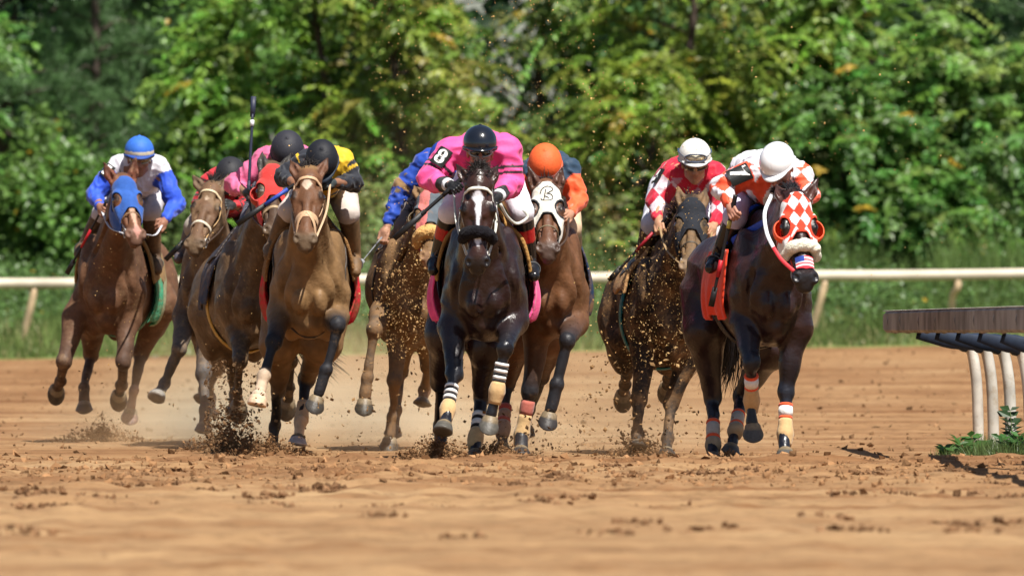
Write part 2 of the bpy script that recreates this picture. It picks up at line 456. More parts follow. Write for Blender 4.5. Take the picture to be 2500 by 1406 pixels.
def clumps(o, rs, per, spread, lf, col, var=.35, asp=1.5, yellow=.01):
    M = len(o); P_ = np.repeat(o, per, 0) + rs.normal(size=(M * per, 3)) * spread
    D_ = P_ - np.repeat(o, per, 0); D_ = D_ / (np.linalg.norm(D_, axis=1, keepdims=True) + 1e-6) + rs.normal(size=D_.shape) * .5 + A(0, -.1, -.15)
    C_ = np.repeat(np.asarray(col) * (1 + var * rs.uniform(-1, 1, (M, 1))), per, 0) * rs.uniform(.7, 1.3, (M * per, 1)); yl = rs.rand(len(P_)) < yellow; C_[yl] = A(.45, .30, .03)
    return leaf_mesh(P_, D_, A(0, -.4, 1) + rs.normal(size=P_.shape) * .4, lf * rs.uniform(.6, 1.2, len(P_)), np.full(len(P_), asp), np.clip(C_, 0, 1))

def needles(o, d, rs, per=46, ln=.20, wd=.006, col=(.06, .12, .055)):
    M = len(o); D_ = np.repeat(d / np.linalg.norm(d, axis=1, keepdims=True), per, 0) * .75 + rs.normal(size=(M * per, 3)) * .62
    P_ = np.repeat(o, per, 0) + np.repeat(d, per, 0) * rs.uniform(-.16, .02, (M * per, 1)); C_ = np.repeat(np.asarray(col) * rs.uniform(.65, 1.4, (M, 1)), per, 0) * rs.uniform(.8, 1.2, (M * per, 1))
    return leaf_mesh(P_, D_, rs.normal(size=D_.shape), ln * rs.uniform(.7, 1.1, len(P_)), np.full(len(P_), wd / ln * 2.2), C_, NEED_V, NEED_F)

GAP = lambda p, w=.26: (np.abs((p[:, 0]) / p[:, 1] * 155 + .08) < w + .05 * np.sin(p[:, 2] * 5)) & (p[:, 2] > 3.4) & (np.sin(p[:, 2] * 5.3) > -.8)

def tree(kind, x, y, h, rad, seed, label, col, group, low=.12, nl=26, dens=1.0, trunk=.10, name='tree', yellow=.03, lean=0, far=False):
    rs = np.random.RandomState(seed); z0 = float(bank(np.array([x]), np.array([y]))[0]) - .05; B0 = A(x, y, z0)
    root = empty(name, B0, label, 'tree' if 'shrub' not in name else 'shrub', group)
    tp = smoothpath([B0, B0 + A(lean * .4 + rs.normal() * .12, rs.normal() * .1, h * .35), B0 + A(lean + rs.normal() * .2, rs.normal() * .2, h * .7), B0 + A(lean * 1.4 + rs.normal() * .2, 0, h)], 14)
    parts = [tube(tp, np.linspace(trunk, .02, 14), 8)]
    O, Dd = [], []
    for i in range(nl):
        t = low + (1 - low) * ((i + rs.rand()) / nl); b0 = tp[0] + 0; k = t * 13; i0 = min(12, int(k)); b0 = tp[i0] + (tp[i0 + 1] - tp[i0]) * (k - i0)
        ang = rs.uniform(0, 2 * np.pi)
        # limbs reach farther on the sunny side facing the track
        shape = (math.sin(min(1, (t + .12)) * 3.0) ** .7 if kind != 'pine' else (1.05 - t)) * rad
        d_ = A(math.cos(ang), math.sin(ang), rs.uniform(.0, .7) if kind != 'pine' else rs.uniform(-.1, .25)); e = b0 + d_ * shape * rs.uniform(.55, 1.15)
        mid = (b0 + e) / 2 + A(0, 0, shape * .12); pth = smoothpath([b0, mid, e], 6); parts.append(tube(pth, np.linspace(max(.012, trunk * .35 * (1 - t * .6)), .006, 6), 5))
        m = max(3, int(9 * dens * (shape / rad + .3)))
        for _ in range(m):
            q = rs.uniform(.35, 1.05); p = b0 + (e - b0) * q + rs.normal(size=3) * rad * A(.13, .13, .10) + A(0, 0, .06); O.append(p); Dd.append(nrm(d_ * .8 + rs.normal(size=3) * .6 + A(0, -.25, .05)))
    O, Dd = np.array(O), np.array(Dd); k_ = ~GAP(O, .38 if y < 158 else .95); O, Dd = O[k_], Dd[k_]
    tv, tf, _ = join(parts); mesh_obj('trunk', tv, tf, M_bark, root, B0)
    if kind == 'frond':
        r3 = 2; oo = np.repeat(O, r3, 0); dd = np.repeat(Dd, r3, 0) + rs.normal(size=(len(O) * r3, 3)) * .6; v, f, c = fronds(oo, dd, rs, 10, .70, .140, col, yellow=yellow)
    elif kind == 'pine': v, f, c = needles(np.repeat(O, 3, 0) + rs.normal(size=(len(O) * 3, 3)) * .10, np.repeat(Dd, 3, 0) + rs.normal(size=(len(O) * 3, 3)) * .4 + A(0, 0, .25), rs, col=col)
    else: v, f, c = clumps(O, rs, 22 if not far else 16, .12 if not far else .24, .125 if not far else .2, col, yellow=yellow)
    mesh_obj('crown', v, f, M_leaf, root, B0, c, smooth=False)
    return root

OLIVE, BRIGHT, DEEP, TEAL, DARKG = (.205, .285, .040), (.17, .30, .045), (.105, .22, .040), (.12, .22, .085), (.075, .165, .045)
G1, G2 = 'leafy trees along the far side of the track', 'taller trees behind the front row'
def tx(px, y): return (px - 1250) / F * y
FRONT = [  # kind, column, distance, height, radius, colour, label
 ('leaf', 60, 150.5, 2.5, .80, (.12, .22, .045), 'low leafy shrub at the far left edge behind the white rail', .05, 'shrub'),
 ('pine', 150, 153.5, 7.5, 1.7, TEAL, 'soft-needled pine with a dark trunk at the far left', .18, 'pine_tree'),
 ('pine', 330, 156.5, 8.0, 1.6, (.075, .15, .055), 'pine branches hanging above the blue-helmeted rider', .3, 'pine_tree'),
 ('leaf', 205, 149.5, 2.1, .8, DEEP, 'small dark green shrub under the left pine', .05, 'shrub'),
 ('frond', 490, 151.0, 4.1, .95, BRIGHT, 'feathery-leaved tree between the blue helmet and the raised whip', .10, 'tree'),
 ('leaf', 590, 154.5, 7.0, 1.3, DEEP, 'dark glossy-leaved tree at the top above the raised whip', .35, 'tree'),
 ('frond', 760, 150.0, 5.3, 1.25, BRIGHT, 'bright feathery tree above the two black-helmeted riders', .10, 'tree'),
 ('frond', 960, 149.5, 5.8, 1.35, OLIVE, 'yellowish feathery tree left of the pink rider', .06, 'tree'),
 ('frond', 1130, 151.0, 3.6, 1.2, (.24, .28, .055), 'olive feathery tree directly behind the glossy black helmet', .06, 'tree'),
 ('frond', 1345, 150.5, 4.9, 1.1, (.155, .24, .05), 'feathery tree above the orange helmet, right of the pale sky gap', .08, 'tree'),
 ('frond', 1500, 149.0, 3.4, 1.15, OLIVE, 'low olive tree between the orange and the goggled white helmets', .05, 'tree'),
 ('frond', 1690, 150.0, 6.2, 1.45, OLIVE, 'large yellow-green tree above the goggled white helmet', .08, 'tree'),
 ('frond', 1880, 151.5, 6.0, 1.3, (.19, .28, .045), 'bright green tree above the plain white helmet', .08, 'tree'),
 ('frond', 2010, 149.0, 3.2, .95, DEEP, 'dense dark shrub right behind the checkered hood', .05, 'shrub'),
 ('frond', 2120, 150.5, 4.7, 1.05, BRIGHT, 'feathery tree reaching up right of the checkered hood', .08, 'tree'),
 ('frond', 2300, 150.0, 3.9, 1.1, (.15, .26, .05), 'leafy tree above the dark near rail', .06, 'tree'),
 ('frond', 2200, 148.5, 2.0, .8, DEEP, 'low green shrub behind the long white rail on the right', .04, 'shrub'),
 ('frond', 2440, 149.5, 3.0, .95, (.09, .19, .04), 'dense shrub at the far right edge behind the white rail', .05, 'shrub'),
 ('pine', 2330, 156.0, 8.5, 1.9, (.07, .14, .06), 'tall blurred pine in the upper right', .2, 'pine_tree'),
 ('pine', 2520, 154.5, 7.0, 1.4, TEAL, 'pine cut by the right edge of the view', .2, 'pine_tree'),
 ('frond', 1790, 148.5, 1.9, .8, (.14, .21, .05), 'low bush behind the rump of the checkered-hood horse', .04, 'shrub'),
 ('frond', 1470, 148.3, 1.5, .7, (.19, .23, .06), 'low dusty bush behind the rail in the middle', .04, 'shrub'),
 ('frond', 900, 148.6, 1.7, .8, (.19, .23, .06), 'low dusty bush behind the blue-sleeved whip arm', .04, 'shrub'),
 ('leaf', 440, 148.8, 1.7, .7, (.12, .19, .05), 'low bush between the two leftmost horses', .04, 'shrub')]
for i, (kd, px, y, h, rad, cl, lb, low, nm) in enumerate(FRONT):
    tree(kd, tx(px, y), y, h, rad, 100 + i, lb, cl, G1, low=low, nl={'leaf': 30, 'frond': 30, 'pine': 46}[kd], name=nm, yellow=.022 if cl == OLIVE else .008, lean=.3 * math.sin(i * 2.1))
for i, (px, h) in enumerate([(-1500, 6), (-1000, 7), (-560, 6.5), (-230, 5.5), (2800, 5.5), (3150, 6.5), (3600, 7), (4100, 6)]):
    tree('frond', tx(px, 151), 151 + math.sin(i * 2), h, 1.7, 300 + i, ('outermost leafy tree at the left end of the row', 'second leafy tree from the left end of the row', 'third leafy tree from the left end of the row', 'leafy tree just outside the left edge of the view', 'leafy tree just outside the right edge of the view', 'third leafy tree from the right end of the row', 'second leafy tree from the right end of the row', 'outermost leafy tree at the right end of the row')[i], (BRIGHT, DEEP)[i % 2], G1, low=.06, nl=26, yellow=.01)
BACKL = ['beyond the left pine', 'beyond the blue-helmeted rider', 'beyond the raised whip', 'beyond the black helmets', 'left of the pale sky gap', 'right of the pale sky gap', 'beyond the orange helmet', 'beyond the goggled white helmet', 'beyond the plain white helmet', 'at the upper right']
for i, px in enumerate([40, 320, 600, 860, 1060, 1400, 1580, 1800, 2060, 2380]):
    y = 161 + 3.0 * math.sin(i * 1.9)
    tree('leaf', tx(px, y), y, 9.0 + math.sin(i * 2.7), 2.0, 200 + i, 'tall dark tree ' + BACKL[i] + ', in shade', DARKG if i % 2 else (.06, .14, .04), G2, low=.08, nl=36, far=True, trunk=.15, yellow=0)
# the depth of the wood: one mass
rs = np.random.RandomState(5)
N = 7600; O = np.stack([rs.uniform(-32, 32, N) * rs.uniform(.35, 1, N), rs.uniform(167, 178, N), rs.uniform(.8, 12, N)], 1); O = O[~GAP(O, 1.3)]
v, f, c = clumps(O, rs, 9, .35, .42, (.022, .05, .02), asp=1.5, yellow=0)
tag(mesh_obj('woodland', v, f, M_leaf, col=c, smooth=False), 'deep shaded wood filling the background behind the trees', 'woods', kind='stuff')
# grass on the verge
rs = np.random.RandomState(6)
N = 52000; x = rs.uniform(-8.2, 8.2, N); y = 136.3 + 12.5 * rs.uniform(0, 1, N) ** 1.1; z = bank(x, y)
pz = pnoise(np.stack([x, y, z * 0], 1), 1.4, 3); hgt = (.13 + .20 * sstep(136, 141, y)) * rs.uniform(.5, 1.25, N) * (1 + .4 * pz)
dr = np.stack([rs.normal(size=N) * .28, rs.normal(size=N) * .28, np.ones(N)], 1); cg = A(.165, .225, .065) * (1 + .25 * pz)[:, None] * rs.uniform(.7, 1.3, (N, 1)); dry = rs.rand(N) < .12; cg[dry] = A(.38, .34, .16)
v, f, c = leaf_mesh(np.stack([x, y, z], 1), dr, rs.normal(size=(N, 3)), hgt, .035 / np.maximum(hgt, .05), np.clip(cg, 0, 1), NEED_V, NEED_F)
tag(mesh_obj('grass', v, f, M_leaf, col=c, smooth=False), 'rough green grass on the verge between the dirt and the trees', 'grass', kind='stuff')
N = 42000; x = rs.uniform(-8.4, 8.4, N); y = rs.uniform(139.6, 149, N); z = bank(x, y); pz = pnoise(np.stack([x, y * .4, z * 0], 1), 1.8, 13)
hgt = (.30 + .65 * sstep(139.5, 147, y)) * rs.uniform(.4, 1.2, N) * np.maximum(.1, .7 + .7 * pz); dr = np.stack([rs.normal(size=N) * .22, rs.normal(size=N) * .22, np.ones(N)], 1); cg = A(.125, .195, .05) * rs.uniform(.55, 1.4, (N, 1))
v, f, c = leaf_mesh(np.stack([x, y, z], 1), dr, rs.normal(size=(N, 3)), hgt, .045 / np.maximum(hgt, .05), cg, NEED_V, NEED_F)
tag(mesh_obj('tall_grass', v, f, M_leaf, col=c, smooth=False), 'tall darker grass in front of the shrubs, behind the white rail', 'grass', kind='stuff')
# weeds: taller leafy stems in the grass
N = 900; x = rs.uniform(-8, 8, N); y = rs.uniform(140, 149, N); O = np.stack([x, y, bank(x, y) + rs.uniform(.15, .5, N)], 1); O2 = np.stack([rs.uniform(-8, 8, 3600), rs.uniform(141.5, 149.5, 3600), np.zeros(3600)], 1); O2[:, 2] = bank(O2[:, 0], O2[:, 1]) + rs.uniform(.05, .95, 3600) * (.55 + .45 * pnoise(O2 * A(1, .3, 0), 1.6, 31)); O = np.concatenate([O, O2])
v, f, c = clumps(O, rs, 15, .10, .085, (.095, .175, .045)); tag(mesh_obj('weeds', v, f, M_leaf, col=c, smooth=False), 'leafy weeds growing among the verge grass', 'weeds', kind='stuff')
# ------------------------------------------------------------------ rails
M_rail = mat('rail_paint', rough=.45, spec=.4, color=(.60, .52, .40), var=.25, vscale=3, bump=.1, bscale=20)
M_post = mat('post_paint', rough=.5, spec=.4, color=(.66, .48, .30), var=.25, vscale=6, bump=.15, bscale=30)
M_dark = mat('bracket', rough=.7, spec=.3, color=(.012, .022, .045), var=.2)
def far_rail():
    Dr = 139.0; base = A(0, Dr, .4)
    root = empty('rail_fence', base, 'long white pipe rail on slanted posts along the far edge of the dirt', 'rail')
    xs = np.linspace(-700, 3300, 60); pts = np.array([P(x, 692.5 - 24.0 * x / 2500 + 1.2 * math.sin(x / 160), Dr) for x in xs]); v, f = tube(pts, .067, 14); mesh_obj('pipe_rail', v, f, M_rail, root, base)
    for px in (-560, -238, 85, 407, 729, 1051, 1373, 1695, 2015, 2340, 2662, 2985):
        ty = 692.5 - 24.0 * px / 2500; T = P(px, ty + 10, Dr); s_ = A(0, .0, 0)
        foot = P(px - 44, ty + 200, Dr + .0); foot[2] = float(bank(foot[:1], np.array([Dr + .3]))[0]) - .1
        if px in (2340,): pth = smoothpath([T, P(px - 3, ty + 34, Dr), P(px - 15, ty + 60, Dr + .1), A(foot[0] + .14, Dr + .3, foot[2])], 12)
        else: pth = smoothpath([T, T + (foot - T) * .3 + A(.01, .03, 0), foot + A(0, .2, 0)], 10)
        v, f = tube(pth, .046, 10); mesh_obj('post', v, f, M_post, root, base)
far_rail()

def near_rail():
    """inner rail seen almost end on: flat dirty board on goosenecked posts"""
    mb = bpy.data.materials.new('weathered_board'); mb.use_nodes = True; n = mb.node_tree; b = n.nodes['Principled BSDF']; Lk = n.links.new
    tc = n.nodes.new('ShaderNodeTexCoord'); mp = n.nodes.new('ShaderNodeMapping'); mp.inputs['Scale'].default_value = (14, 1.1, 1.2); Lk(tc.outputs['Object'], mp.inputs[0])
    z = n.nodes.new('ShaderNodeTexNoise'); z.inputs['Scale'].default_value = 2.4; z.inputs['Detail'].default_value = 7; Lk(mp.outputs[0], z.inputs['Vector'])
    r_ = n.nodes.new('ShaderNodeValToRGB'); e = r_.color_ramp.elements; e[0].position = .32; e[0].color = (.10, .083, .070, 1); e[1].position = .68; e[1].color = (.38, .35, .31, 1); Lk(z.outputs[0], r_.inputs[0]); Lk(r_.outputs[0], b.inputs['Base Color']); b.inputs['Roughness'].default_value = .7
    base = P(2430, 1110, 73.0); base[2] = 0
    root = empty('near_rail_fence', base, 'grey weathered inner rail on white gooseneck posts, at the right edge', 'rail')
    # plan of the rail: runs towards the camera, curving to the right
    def rp(t):   # t 0..1 far -> near
        D = 77.0 - 15.5 * t; px = 2172 + 360 * t ** 1.15 + 40 * t * t; return P(px, 750, D)
    ts = np.linspace(0, 1.35, 40); pts = np.array([rp(t) for t in ts]); pts[:, 2] = .860 + .035 * ts
    secs = []
    hw, hh_ = .055, .072
    for i, p in enumerate(pts):
        t_ = nrm(pts[min(i + 1, 39)] - pts[max(i - 1, 0)]); s_ = nrm(np.cross(t_, A(0, 0, 1)))
        k = 1.0 if i > 0 else .82
        sec = [(-hw, -hh_ * .75), (-hw, hh_ * .8), (-hw * .75, hh_), (hw * .75, hh_), (hw, hh_ * .8), (hw, -hh_ * .75), (hw * .7, -hh_), (-hw * .7, -hh_)]
        secs.append([p + s_ * a_ * k + A(0, 0, 1) * c_ * k for a_, c_ in sec])
    m = 8; v = np.array(secs).reshape(-1, 3); f = [(i * m + j, i * m + (j + 1) % m, (i + 1) * m + (j + 1) % m, (i + 1) * m + j) for i in range(39) for j in range(m)]
    v = np.concatenate([v, [pts[0] + A(0, .02, 0)]]); v = np.concatenate([v, [pts[-1]]]); tr = [(len(v) - 2, (j + 1) % m, j) for j in range(m)] + [(len(v) - 1, 39 * m + j, 39 * m + (j + 1) % m) for j in range(m)]
    mesh_obj('rail_board', v, [np.array(f), np.array(tr)], mb, root, base, smooth=False)
    # the board's top face, made paler by an added thin strip
    cp = pts + A(0, 0, .0755); v, f = tube(cp, 1., 8, True, (.050, .0035), np.tile(A(0, 0, 1), (40, 1))); mesh_obj('pale_top', v, f, mat('pale_top', rough=.6, spec=.3, color=(.52, .49, .44), var=.35, vscale=8), root, base)
    # joints
    for t in (.06, .16, .29, .40, .52, .63, .74, .86, .98):
        p = rp(t); p[2] = .860 + .035 * t; q = rp(t + .004); q[2] = p[2]; v, f = tube(np.array([p, q]), 1., 8, True, (hw + .006, hh_ + .006), np.tile(A(0, 0, 1), (2, 1)))
        mesh_obj('joint_clip', v, f, mat('clip', rough=.5, spec=.4, color=(.2, .19, .18), var=.2), root, base)
    for i, t in enumerate(np.arange(.20, 1.3, .128)):
        p = rp(t); p[2] = .775; ft = P(2388 + 37.0 * i + (0, 0, 6, 16, 26, 28, 30, 32, 34)[i], 1100, p[1] + .1)
        ft[2] = -.05; bend = A(ft[0] - .05, ft[1], .70); nk = smoothpath([p + A(.02, 0, .01), p + A((ft[0] - p[0]) * .5, 0, -.03), bend + A(-.015, 0, .02), A(ft[0] - .015, ft[1], .52), A(ft[0], ft[1], .2), ft], 22)
        v, f = tube(nk[6:], .036, 12); mesh_obj('post', v, f, mat('near_post_paint', rough=.35, spec=.5, color=(.50, .47, .41), mud=.32, mudcol=(.28, .2, .11), var=.3, vscale=5), root, base)
        v, f = tube(nk[:9], np.linspace(.55, 1.15, 9), 10, True, (.034, .055)); mesh_obj('gooseneck', v, f, M_dark, root, base)
near_rail()
# weeds by the near posts
rs = np.random.RandomState(9)
def near_plant(px, D, h, n, seed, label, lf=.07, col=(.07, .16, .03)):
    rs = np.random.RandomState(seed); b0 = P(px, 1100, D); b0[2] = .0; root = empty('weed_plant', b0, label, 'plant', 'weeds around the near posts'); O, Dv, ps = [], [], []
    for k in range(n):
        e = b0 + A(rs.normal() * h * .35, rs.normal() * .1, h * rs.uniform(.6, 1.1)); pt = smoothpath([b0, (b0 + e) / 2 + A(rs.normal() * .02, 0, .03), e], 8); ps.append(tube(pt, np.linspace(.005, .002, 8), 5))
        for q in pt[2:]:
            for s_ in (-1, 1): O.append(q); Dv.append(A(s_ * .8 + rs.normal() * .3, rs.normal() * .6, .45))
    tv, tf, _ = join(ps); mesh_obj('stem', tv, tf, mat('stem', rough=.7, color=(.08, .12, .03)), root, b0)
    O, Dv = np.array(O), np.array(Dv); v, f, c = leaf_mesh(O, Dv, A(0, -.5, 1) + rs.normal(size=O.shape) * .3, lf * rs.uniform(.6, 1.2, len(O)), np.full(len(O), 1.3), np.asarray(col) * rs.uniform(.6, 1.3, (len(O), 1))); mesh_obj('foliage', v, f, M_leaf, root, b0, c, smooth=False)
near_plant(2466, 69.6, .30, 4, 1, 'dark leafy weed growing up in front of the white near posts', .075, (.03, .065, .022)); near_plant(2500, 69.2, .20, 6, 2, 'leafy weed at the very right edge, foot of the last post', .07, (.05, .14, .03))
near_plant(2312, 70.3, .10, 5, 3, 'small bright weed left of the near posts', .06, (.07, .16, .03)); near_plant(2370, 70.0, .15, 4, 4, 'upright bright weed just left of the first near post', .08, (.06, .15, .03))
N = 15000; x = tx(2420, 70) + rs.normal(size=N) * .34 + rs.uniform(0, 1.4, N); y = 69.9 + rs.normal(size=N) * .7; k_ = (x > tx(2290, 70)); x, y = x[k_], y[k_]; n_ = len(x)
dr = np.stack([rs.normal(size=n_) * .4, rs.normal(size=n_) * .4, np.ones(n_)], 1); hg = rs.uniform(.05, .19, n_) * (.35 + .65 * sstep(tx(2280, 70), tx(2400, 70), x))
v, f, c = leaf_mesh(np.stack([x, y, np.full(n_, .02)], 1), dr, rs.normal(size=(n_, 3)), hg, .007 / np.maximum(hg, .01), A(.10, .15, .045) * rs.uniform(.6, 1.4, (n_, 1)), NEED_V, NEED_F)
tag(mesh_obj('turf', v, f, M_leaf, col=c, smooth=False), 'patch of short grass around the feet of the near posts', 'grass', kind='stuff')
# ------------------------------------------------------------------ horses
HV = .010     # voxel of a horse's body
M_coat = lambda key, **kw: mat('coat_' + key, bump=.6, bscale=30, var=.24, vscale=14, rvar=.10, **kw)
M_hoof = mat('hoof', rough=.5, spec=.4, bump=.2, bscale=90, var=.25, vscale=50)
M_eye = mat('eye', rough=.08, spec=.8, color=(.012, .008, .006), var=0, coat=1)
M_hair = mat('hair', rough=.5, spec=.3, var=.25, vscale=60)
M_leather = mat('strap', rough=.5, spec=.4, var=.15, vscale=80, bump=.15, bscale=200)
M_cloth = mat('cloth', rough=.8, spec=.2, var=.12, vscale=30, bump=.35, bscale=45, sheen=.2)
M_fleece = mat('fleece', rough=.95, spec=.05, var=.15, vscale=40, bump=1.0, bscale=90, sheen=.05)
M_metal = mat('metal', rough=.3, spec=.5, color=(.55, .53, .5), metal=1., var=.1)

def solve(p0, q, L, sg):
    """next joint: pixel q, bone length L, sg -1 towards the camera / +1 away"""
    D = p0[1]; w = P(q[0], q[1], D); pr = math.hypot(w[0] - p0[0], w[2] - p0[2])
    dd = sg * math.sqrt(max(0, L * L - pr * pr))
    return P(q[0], q[1], D + dd)

def hair_mesh(roots, dirs, length, wid, grav, rs, seg=5, curl=.15):
    """thin tapering locks; roots, dirs (N,3)"""
    N = len(roots); p = roots.copy(); d = dirs / (np.linalg.norm(dirs, axis=1, keepdims=True) + 1e-9)
    ln = length * rs.uniform(.6, 1.15, N)[:, None] if np.isscalar(length) else length[:, None]
    rings = []
    for i in range(seg + 1):
        t = i / seg; wv = wid * (1 - t) ** .7 + .0006
        s = np.cross(d, A(.3, 1, .2)); s /= np.linalg.norm(s, axis=1, keepdims=True) + 1e-9; n = np.cross(s, d)
        rings.append(np.stack([p + s * wv, p - s * wv * .5 + n * wv * .8, p - s * wv * .5 - n * wv * .8], 1))
        d = d + np.asarray(grav) / seg + rs.normal(size=(N, 3)) * curl; d /= np.linalg.norm(d, axis=1, keepdims=True)
        p = p + d * ln / seg
    v = np.stack(rings, 1).reshape(-1, 3); f = []
    for i in range(seg):
        for j in range(3):
            f.append((i * 3 + j, i * 3 + (j + 1) % 3, (i + 1) * 3 + (j + 1) % 3, (i + 1) * 3 + j))
    f = np.array(f); m = (seg + 1) * 3
    return v, (f[None] + (np.arange(N) * m)[:, None, None]).reshape(-1, 4)

class Horse: pass

def build_horse(s):
    """s: spec dict, see HORSES"""
    H = Horse(); H.s = s; D = s['D']; rs = np.random.RandomState(s['seed'])
    C = P(*s['chest'], D); Cr = P(*s['croup'], D + 1.35)
    b = nrm(Cr - C); r = nrm(np.cross(b, A(0, 0, 1))); r = r if r[0] > 0 else -r; u = np.cross(r, b); u = u if u[2] > 0 else -u
    H.C, H.b, H.r, H.u = C, b, r, u
    base = A(C[0], C[1] + .5, 0); H.base = base
    root = empty('race_horse', base, s['label'], 'horse', 'race horses galloping towards the camera'); H.root = root
    W, Hh = s.get('w', 1.) * .95, s.get('h', 1.)
    coat = A(*s['coat']); dark = A(*s['points']); belly = A(*s.get('belly', s['coat']))
    ax = np.array([r, b, u])
    f = Field(); H.f = f
    B = lambda x, y, z: C + r * x * W + b * y + u * z * Hh
    H.B = B
    def E(c, rad, k=.06, col=coat, pitch=0, yaw=0, roll=0, name='t', sub=False):
        f.el(B(*c), (rad[0] * W, rad[1], rad[2] * Hh), rot_axes(pitch, yaw, roll, ax), k, name, col, sub)
    E((0, .62, -.02), (.275, .56, .36)); E((0, 1.0, .04), (.25, .42, .29), col=belly)
    E((0, .10, -.05), (.20, .24, .29), .08); E((0, .40, .30), (.085, .34, .15), .1); E((0, 1.05, .17), (.19, .46, .13), .1)
    for q in (-1, 1):
        E((q * .145, .24, .04), (.105, .22, .31), .05, pitch=.25)
        E((q * .150, .03, -.02), (.075, .10, .17), .04, roll=q * .12)
        E((q * .085, -.055, .02), (.085, .09, .18), .035, roll=-q * .28)
        E((q * .062, -.100 - s.get('bulb', 0), -.125), (.056, .07, .085), .034 - s.get('bulb', 0))
        E((q * .12, 1.42, .02), (.18, .32, .29), .06)
        E((q * .15, 1.45, -.16), (.12, .22, .26), .06)
        E((q * .12, .16, -.27), (.07, .14, .12), .04)
    E((0, 1.4, .15), (.19, .34, .15), .08)
    E((0, .12, -.27), (.10, .22, .10), .06)
    f.rc(B(0, -.19, .16), B(0, -.17, -.18), .022, .016, .04, 't', coat, None, True)
    for q in (-1, 1): f.rc(B(q * .12, -.12, .24), B(q * .20, .0, -.26), .020, .014, .05, 't', coat, None, True)
    H.torso = [p for p in f.pr if not p['sub']]
    # head frame
    pl = s['poll']; dp = s.get('dpoll', -.45); hs = s.get('hs', 1.); HL = .56 * hs
    poll = P(pl[0], pl[1], D + dp)
    muz = solve(poll, s['muz'], HL * .98, -1)
    a = nrm(muz - poll)
    lat = A(math.cos(s.get('yaw', 0)), math.sin(s.get('yaw', 0)), s.get('tilt', 0)); lat = nrm(lat - a * (lat @ a))
    n = np.cross(lat, a); n = n if n[1] < 0 else -n
    H.poll, H.a, H.lat, H.n, H.hs = poll, a, lat, n, hs
    hax = np.array([lat, a, n])
    Q = lambda x, t, z: poll + (lat * x + a * t + n * z) * hs
    H.Q = Q
    # neck
    side = nrm(np.cross(nrm(Q(0, .03, -.1) - B(0, .2, .1)), u))
    fl = (side, 1.25)
    NB = s.get('neck', 1.)
    f.rc(B(0, .22, .10), Q(0, .06, -.11), .205 * NB, .098 * hs, .08, 'neck', coat, fl)
    f.rc(B(0, .45, .33), Q(0, -.02, -.05), .085, .062 * hs, .07, 'neck', coat)
    f.rc(B(0, .02, .02), Q(0, .16, -.19), .115 * NB, .055 * hs, .06, 'neck', coat)
    for q in (-1, 1): f.rc(B(q * .10, .08, .06), Q(q * .055, .12, -.15), .075 * NB, .035 * hs, .05, 'neck', coat)
    for q in (-1, 1): f.rc(B(q * .075, -.10, .20), Q(q * .055, .14, -.20), .016, .012, .04, 'neck', coat, None, True)
    nb = len(f.pr)
    face = A(*s.get('face', s['coat'])); mzc = A(*s.get('muzzle', (.035, .025, .022)))
    def HE(c, rad, k=.02, col=face, pitch=0, yaw=0, roll=0, sub=False, name='head'):
        f.el(Q(*c), np.array(rad) * hs, rot_axes(pitch, yaw, roll, hax), k * hs, name, col, sub)
    def HR(p0, p1, ra, rb, k=.02, col=face, fl=None, sub=False, name='head'):
        f.rc(Q(*p0), Q(*p1), ra * hs, rb * hs, k * hs, name, col, fl, sub)
    HE((0, .05, -.045), (.078, .085, .075), .03)
    HE((0, .15, -.055), (.088, .12, .062), .03)
    HR((0, .19, -.07), (0, .46, -.052), .074, .053, .03)
    HR((0, .20, -.03), (0, .45, -.035), .038, .027, .025)
    for q in (-1, 1):
        HE((q * .052, .19, -.15), (.040, .12, .10), .035)
        HR((q * .074, .14, -.02), (q * .084, .20, -.025), .022, .024, .02)
        HR((q * .086, .20, -.040), (q * .056, .37, -.085), .019, .010, .02)
        HR((q * .035, .27, -.17), (q * .022, .49, -.115), .034, .026, .03)
        HE((q * .072, .105, -.020), (.024, .045, .016), .02, sub=True); HR((q * .040, .26, -.01), (q * .034, .42, -.035), .012, .008, .02, sub=True); HR((q * .085, .235, -.075), (q * .052, .40, -.105), .014, .008, .025, sub=True)
        HE((q * .053, .508, -.043), (.025, .040, .031), .014, col=mzc)
    HE((0, .49, -.065), (.060, .062, .054), .025, col=mzc)
    HE((0, .537, -.085), (.050, .044, .040), .02, col=mzc)
    HE((0, .525, -.125), (.034, .035, .026), .014, col=mzc)
    HE((0, .570, -.112), (.05, .045, .0035), .006, sub=True, col=(.01, .006, .005))
    for q in (-1, 1):
        HE((q * .058, .522, -.018), (.015, .024, .020), .006, sub=True, col=(.008, .005, .005), roll=q * .5)
        HE((q * .101, .185, -.035), (.012, .026, .018), .008, sub=True, col=(.02, .012, .01))
    H.head = f.pr[nb:]
    ne = len(f.pr)
    # ears
    earc = A(*s.get('ear', s['coat']))
    for q, e in zip((-1, 1), s['ears']):
        bp = Q(q * .060, .022, -.045); tp = solve(bp, e, .165 * hs, -1 if s.get('earf', 0) else 1)
        d_ = nrm(tp - bp); f.rc(bp - d_ * .01, bp + (tp - bp) * .45, .028 * hs, .035 * hs, .02, 'ear', earc)
        f.rc(bp + (tp - bp) * .45, tp, .035 * hs, .006 * hs, .01, 'ear', (earc, earc * .3))
        fr = nrm(n * .8 + A(0, -1, 0) * .6 + lat * q * .35)
        f.rc(bp + (tp - bp) * .2 + fr * .03 * hs, bp + (tp - bp) * .82 + fr * .019 * hs, .018 * hs, .012 * hs, .008, 'earin', earc * .55, None, True)
    # legs
    H.legs = []
